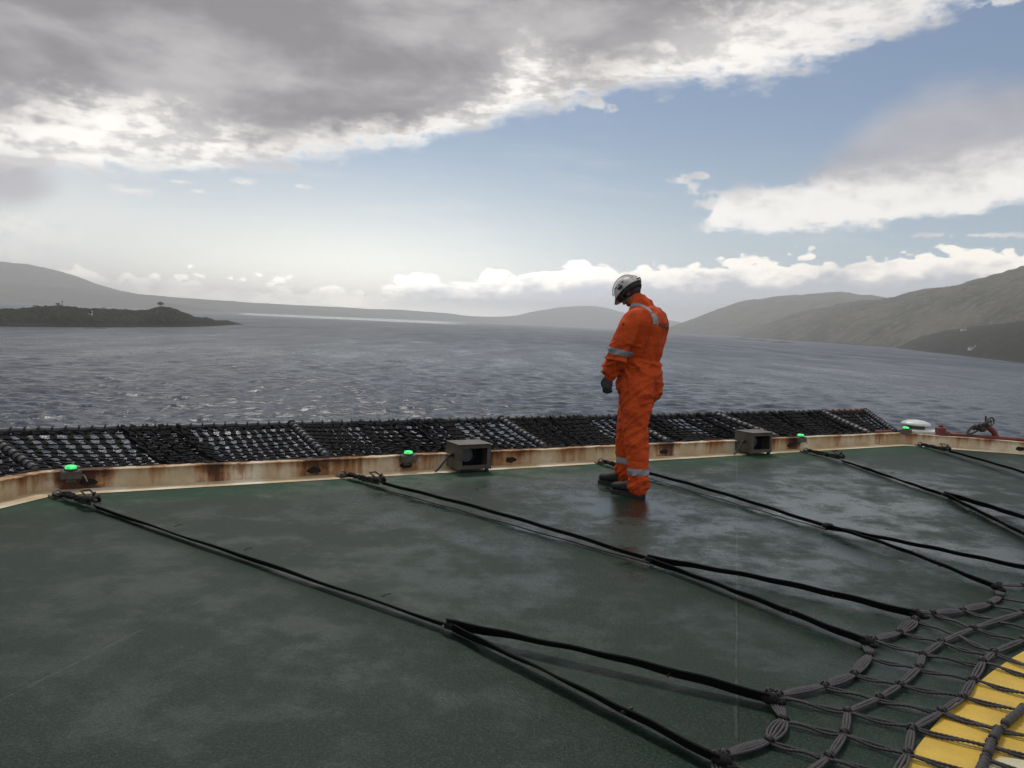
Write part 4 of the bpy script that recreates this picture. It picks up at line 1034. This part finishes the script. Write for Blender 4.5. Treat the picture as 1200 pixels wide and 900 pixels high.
    # shoulder straps: strips projected on to the cloth from outside
    def strip(path_dirs, width, wdir, m_, name, off=.0035, parent=cov):
        rows = []
        for o_, d in path_dirs:
            row = []
            for h in np.linspace(-width/2, width/2, 5):
                oo = np.array(o_)+np.array(wdir)*h; dd = np.array(d, float); dd /= np.linalg.norm(dd); hit = bv.ray_cast(Vector(oo), Vector(dd))
                if hit[0] is None: row = None; break
                row.append(np.array(hit[0])-dd*off)
            if row: rows.append(row)
        vs = [p for r_ in rows for p in r_]; m = 5
        fs = [(i*m+j, (i+1)*m+j, (i+1)*m+j+1, i*m+j+1) for i in range(len(rows)-1) for j in range(m-1)]
        return mesh_obj(name, vs, fs, m_, parent, True)
    for s in (1, -1):
        pd_ = []
        for k in range(26):
            q = R(55+80*k/25*1.0); cx, cz = -.02, 1.42
            pd_.append(((cx+.4*math.cos(q), s*.118, cz+.4*math.sin(q)), (-math.cos(q), 0, -math.sin(q))))
        pd_ += [((-.45, s*.118, z), (1, 0, 0)) for z in np.linspace(1.56, 1.44, 10)]
        pd_.sort(key=lambda a: -a[0][0] if a[1][0] != 1 else 9+(-a[0][2]))
        strip(pd_, .05, (0, 1, 0), M_tape, 'shoulder_band')
    # seams: side pocket, back seam, waist
    strip([((-.45, .155, z), (1, 0, 0)) for z in np.linspace(1.50, 1.16, 24)], .006, (0, 1, 0), M_seam, 'back_seam', .0015)
    strip([((-.45, -.155, z), (1, 0, 0)) for z in np.linspace(1.50, 1.16, 24)], .006, (0, 1, 0), M_seam, 'back_seam', .0015)
    strip([((.03-.05*f, .5, 1.03-.20*f), (0, -1, 0)) for f in np.linspace(0, 1, 16)], .012, (1, 0, 0), M_seam, 'pocket_seam', .0015)
    strip([((.02, .5, 1.42+.02*f), (0, -1, 0)) for f in np.linspace(0, 1, 4)], .022, (1, 0, 0), M_helmd, 'sleeve_badge', .003)
    # lettering on the back
    cu = bpy.data.curves.new('txt', 'FONT'); cu.body = 'NOC'; cu.size = .072; cu.align_x = 'CENTER'; cu.align_y = 'CENTER'; cu.offset = .001
    to = bpy.data.objects.new('txt', cu); COL.objects.link(to); dg = bpy.context.evaluated_depsgraph_get(); tm = bpy.data.meshes.new_from_object(to.evaluated_get(dg))
    bpy.data.objects.remove(to)
    bm_ = bmesh.new(); bm_.from_mesh(tm); bmesh.ops.triangulate(bm_, faces=bm_.faces); bmesh.ops.subdivide_edges(bm_, edges=bm_.edges, cuts=2); 
    vs = []
    for v in bm_.verts:
        h = bv.ray_cast(Vector((-.5, -v.co.x-.00, 1.425+v.co.y)), Vector((1, 0, 0)))
        vs.append((h[0].x-.004, h[0].y, h[0].z) if h[0] else (-.2, -v.co.x, 1.425+v.co.y))
    bm_.verts.ensure_lookup_table(); fs = [tuple(v.index for v in f.verts) for f in bm_.faces]; bm_.free()
    mesh_obj('back_lettering', vs, fs, mat('dark_blue_print', (.02, .022, .04), .6)[0], cov)
    # --- body: head, neck and the figure inside the coverall, one skin
    pt = R(46); hc = np.array([.150, 0, 1.70])         # head centre, bowed forward
    hx = np.array([math.cos(pt), 0, -math.sin(pt)]); hz_ = np.array([math.sin(pt), 0, math.cos(pt)]); hy = np.array([0, 1., 0])
    def Hh(x, y, z): return hc+hx*x+hy*y+hz_*z
    hm = MB(); ax = (hx, hy, hz_)
    hm.ell(Hh(-.005, 0, .02), (.098, .076, .098), 24, 16, ax); hm.ell(Hh(.022, 0, -.045), (.068, .058, .078), 20, 12, ax)
    hm.ell(Hh(.045, 0, -.095), (.034, .034, .026), 14, 8, ax); hm.ell(Hh(.096, 0, -.018), (.018, .012, .026), 10, 8, ax); hm.ell(Hh(.104, 0, -.030), (.014, .016, .011), 10, 8, ax)
    hm.ell(Hh(.085, 0, .022), (.018, .050, .011), 12, 8, ax)
    for s in (1, -1): hm.ell(Hh(-.005, s*.078, -.012), (.018, .010, .032), 10, 8, ax); hm.ell(Hh(.062, s*.036, -.035), (.024, .018, .022), 10, 8, ax)
    hm.ell(Hh(.085, 0, -.062), (.014, .026, .008), 10, 6, ax); hm.ell(Hh(.083, 0, -.074), (.013, .022, .008), 10, 6, ax)
    neck = limb([(.03, 0, 1.56, .07), (.065, 0, 1.60, .062), (.115, 0, 1.655, .060)])
    inner = ring_loft([(.0, 0, .85, .11, .15), (.0, 0, 1.0, .12, .16), (.0, 0, 1.15, .11, .145), (-.02, 0, 1.35, .12, .165), (-.02, 0, 1.48, .10, .15), (.02, 0, 1.57, .06, .07)])
    def thin(l, f=.62): return limb([(a[0], a[1], a[2], a[3]*f) for a in l])
    bl = [thin([(.01, .085, .90, .12), (-.028, .112, .60, .10), (-.062, .126, .42, .09), (-.098, .13, .10, .075)]), thin([(.02, -.085, .90, .12), (.085, -.108, .60, .10), (.108, -.12, .42, .09), (.112, -.13, .12, .075)]),
          thin([(-.02, .15, 1.47, .09), (.03, .25, 1.33, .075), (.10, .272, 1.14, .065), (.155, .246, 1.0, .05)], .7), thin([(-.02, -.15, 1.47, .09), (.03, -.25, 1.33, .075), (.10, -.27, 1.16, .065), (.21, -.235, 1.04, .05)], .7)]
    body = remesh([hm, neck, inner]+bl, 'body', M_skin, e, .007, 2)
    for s in (1, -1):
        q = MB(); q.ell(Hh(.083, s*.031, .0), (.011, .013, .011), 12, 8, ax); q.build('eye', mat('eye', (.6, .6, .58), .2)[0], body, True)
    # short dark hair
    hr = MB(); rows = []
    for i in range(12):
        th = math.pi*i/11*.62; row = []
        for j in range(28):
            ph = 2*math.pi*j/28; back = (1-math.cos(ph))/2
            t = th*(1+.42*back)
            row.append(Hh(-.005+.104*math.sin(t)*math.cos(ph), .082*math.sin(t)*math.sin(ph), .02+.104*math.cos(t)))
        rows.append(row)
    hr.grid(rows, True, False); hr.build('hair', M_hair, body, True)
    # --- helmet: ribbed shell with short peak, dark lining, chin strap
    he = MB(); rows = []; n = 44
    hpt = pt-R(4); kx = np.array([math.cos(hpt), 0, -math.sin(hpt)]); kz = np.array([math.sin(hpt), 0, math.cos(hpt)])
    def K(x, y, z): return hc+kx*x+hy*y+kz*z
    for i in range(17):
        th = R(3+92*i/16); row = []
        for j in range(n):
            ph = 2*math.pi*j/n; c_, s_ = math.cos(ph), math.sin(ph)
            rib = .0045*math.cos(6*math.asin(max(-1, min(1, s_*math.sin(th)))))*math.sin(th)**.5
            r = 1+rib*5
            flare = max(0, (th-R(82))/R(13)); pk = flare*(.010+.028*max(0, c_)**3)
            row.append(K(.002+(.130*math.sin(th)*r+pk)*c_, (.108*math.sin(th)*r+pk*.6)*s_, .030+.118*math.cos(th)*r-.012*max(0, c_)*flare))
        rows.append(row)
    inn = [[p*1. for p in r_] for r_ in rows]
    cin = K(.002, 0, .02)
    rows2 = [[cin+(p-cin)*.955 for p in r_] for r_ in rows[::-1]]
    he.grid(rows+rows2, True, True); helm = he.build('helmet', M_helm, e, True)
    q = MB(); ra = []
    for j in range(n+1):
        ph = 2*math.pi*j/n; ra.append([K(.0+.122*k*math.cos(ph), .100*k*math.sin(ph), z) for k, z in ((1, .024), (1.0, -.004), (.86, -.022), (.80, .02))])
    q.grid(ra, False, False); q.add([], []); q.build('headband', M_helmd, helm, True)
    for s in (1, -1):
        q = MB(); q.tube(crom([K(.05, s*.095, .01), K(.045, s*.082, -.05), K(.055, s*.045, -.10), K(.06, 0, -.118)], 5), .006, 6); q.tube(crom([K(-.06, s*.09, .01), K(.0, s*.088, -.04), K(.045, s*.082, -.05)], 4), .005, 6); q.build('chin_strap', M_helmd, helm)
        q = MB(); q.box(K(.0, s*.119, .048), (.05, .012, .022), ax=(kx, hy, kz), bev=.003); q.build('ear_clip', M_helmd, helm)
    q = MB(); q.tube([K(-.134, -.03, .035), K(-.146, 0, .04), K(-.134, .03, .035)], .006, 6); q.build('lamp_clip', M_helmd, helm)
    for y_ in (-.035, .035):
        q = MB(); q.tube([K(.002+.1325*math.sin(th)*1.0, y_, .030+.1205*math.cos(th)) for th in np.linspace(-1.2, 1.25, 24)], .005, 6); q.build('rib', M_helm, helm, True)
    for k in range(3):
        q = MB(); q.box(K(-.04+.04*k, .103, .078), (.022, .006, .006), ax=(kx, hy, kz)); q.build('vent_slot', M_helmd, helm)
    # --- gloves
    def glove(wr, s, dirv, fwd):
        wr = np.array(wr, float); d = np.array(dirv, float); d /= np.linalg.norm(d)
        fwd = np.array(fwd, float); fwd -= d*(fwd@d); fwd /= np.linalg.norm(fwd); pal = np.cross(d, fwd)*s      # palm normal toward the thigh
        ms_ = [limb([(*(wr-d*.03), .036, .030), (*(wr+d*.0), .034, .028), (*(wr+d*.035), .043, .024), (*(wr+d*.075), .046, .022), (*(wr+d*.098), .042, .018)], 4, 16)]
        # orient flat: rebuild palm with explicit axes
        rows = []
        for tt, ra_, rb_ in ((-.04, .036, .031), (0, .034, .027), (.03, .042, .022), (.06, .046, .020), (.09, .044, .018), (.102, .038, .013)):
            c = wr+d*tt; rows.append([c+fwd*ra_*math.cos(q)+pal*rb_*math.sin(q) for q in [2*math.pi*j/18 for j in range(18)]])
        pm_ = MB(); pm_.grid(rows); out = [pm_]
        for k, (off, ln) in enumerate(((.032, .075), (.011, .085), (-.011, .078), (-.031, .062))):
            b0 = wr+d*.085+fwd*off; curl = .9+.15*k
            p0 = b0; pts = [p0]; ang = .25
            for seg in (.45, .32, .25):
                ang_ = ang; dirn = d*math.cos(ang_)-pal*math.sin(ang_)*(-1); pts.append(pts[-1]+dirn*ln*seg); ang += curl*.55
            out.append(limb([(*p, r) for p, r in zip(pts, (.0120, .0112, .0102, .0086))], 4, 10))
        t0 = wr+d*.025+fwd*.034; tp = [t0, t0+d*.030+fwd*.018+pal*.006, t0+d*.058+fwd*.018+pal*.018, t0+d*.078+fwd*.010+pal*.030]
        out.append(limb([(*p, r) for p, r in zip(tp, (.016, .0135, .0115, .0095))], 4, 10))
        return remesh(out, 'glove', M_glove, e, .0035, 1)
    glove((.172, .246, .985), 1, (.10, -.03, -1), (1, .15, .1))
    glove((.215, -.235, 1.03), -1, (.35, .05, -1), (1, 0, .2))
    # --- boots
    def boot(x0, y0, yaw):
        be = []
        c, s = math.cos(yaw), math.sin(yaw)
        def T(x, y, z): return (x0+c*x-s*y, y0+s*x+c*y, z)
        rows = []
        for xx, w, h, zb in ((-.085, .022, .060, .03), (-.078, .036, .085, .03), (-.04, .042, .105, .03), (.02, .043, .100, .03), (.075, .047, .078, .03), (.12, .052, .066, .03), (.16, .050, .060, .03), (.195, .040, .052, .032), (.212, .022, .040, .034)):
            row = []
            for j in range(16):
                q = 2*math.pi*j/16; yy = w*math.copysign(abs(math.cos(q))**.8, math.cos(q)); zz = zb+h/2*1.15+h/2*1.15*math.sin(q) if math.sin(q) > 0 else zb+h*.575+h*.575*max(math.sin(q), -.95)
                row.append(T(xx, yy, zz))
            rows.append(row)
        m1 = MB(); m1.grid(rows)
        m2 = MB(); m2.grid([[T(cx+rx*math.cos(q), ry*math.sin(q), z) for q in [2*math.pi*j/18 for j in range(18)]] for cx, rx, ry, z in ((-.02, .060, .042, .06), (-.022, .062, .046, .12), (-.022, .064, .050, .18), (-.024, .066, .052, .24))])
        b = remesh([m1, m2], 'boot', M_boot, e, .006, 3)
        m3 = MB(); out = []
        for xx, w in ((-.092, .020), (-.085, .036), (-.05, .044), (.0, .040), (.05, .042), (.10, .053), (.15, .055), (.19, .047), (.214, .030), (.222, .012)): out.append((xx, w))
        poly = [(x_, w_) for x_, w_ in out]+[(x_, -w_) for x_, w_ in out[::-1]]
        m3.grid([[T(x_*k, y_*k, z) for x_, y_ in poly] for k, z in ((.98, .0), (1., .004), (1., .032), (.96, .036))]); m3.build('sole', M_sole, b)
        hl = MB(); 
        for q in range(4): hl.tube([T(.035+.022*q, -.03, .118-.010*q), T(.04+.022*q, 0, .130-.011*q), T(.035+.022*q, .03, .118-.010*q)], .0035, 5)
        hl.build('lace', M_sole, b)
    boot(-.075, .135, R(2)); boot(.205, -.135, R(4))
worker()

# ------------------------------------------------------------------ haze
def haze():
    m = bpy.data.materials.new('air'); m.use_nodes = True; t = m.node_tree; t.nodes.clear()
    o = t.nodes.new('ShaderNodeOutputMaterial'); v = t.nodes.new('ShaderNodeVolumePrincipled')
    v.inputs['Color'].default_value = (.95, .975, 1, 1); v.inputs['Density'].default_value = HAZE; v.inputs['Anisotropy'].default_value = .5
    t.links.new(v.outputs[0], o.inputs['Volume'])
    b = MB(); z0, z1 = SEA-5, max(max(v.co.z for v in o_.data.vertices) for o_ in bpy.data.objects if o_.type == 'MESH' and o_.get('kind') == 'structure')+15.; b.box((0, 0, (z0+z1)/2), (25000, 25000, z1-z0)); ob = b.build('haze', m); tag(ob, kind='stuff')
HAZE = 1.7e-4
haze()

# ------------------------------------------------------------------ camera and output
cam = bpy.data.cameras.new('camera'); co_ = bpy.data.objects.new('camera', cam); COL.objects.link(co_)
cam.sensor_width = 36; cam.lens = 36*FPX/1200; cam.clip_start = .05; cam.clip_end = 120000
M4 = Matrix(((RT[0], UP[0], -FW[0], 0), (RT[1], UP[1], -FW[1], 0), (RT[2], UP[2], -FW[2], HC), (0, 0, 0, 1)))
co_.matrix_world = M4; scene.camera = co_
vs_ = scene.view_settings; vs_.view_transform = 'Standard'; vs_.look = 'None'; vs_.gamma = 1; vs_.exposure = 0
scene.cycles.volume_bounces = 4; scene.cycles.max_bounces = 6
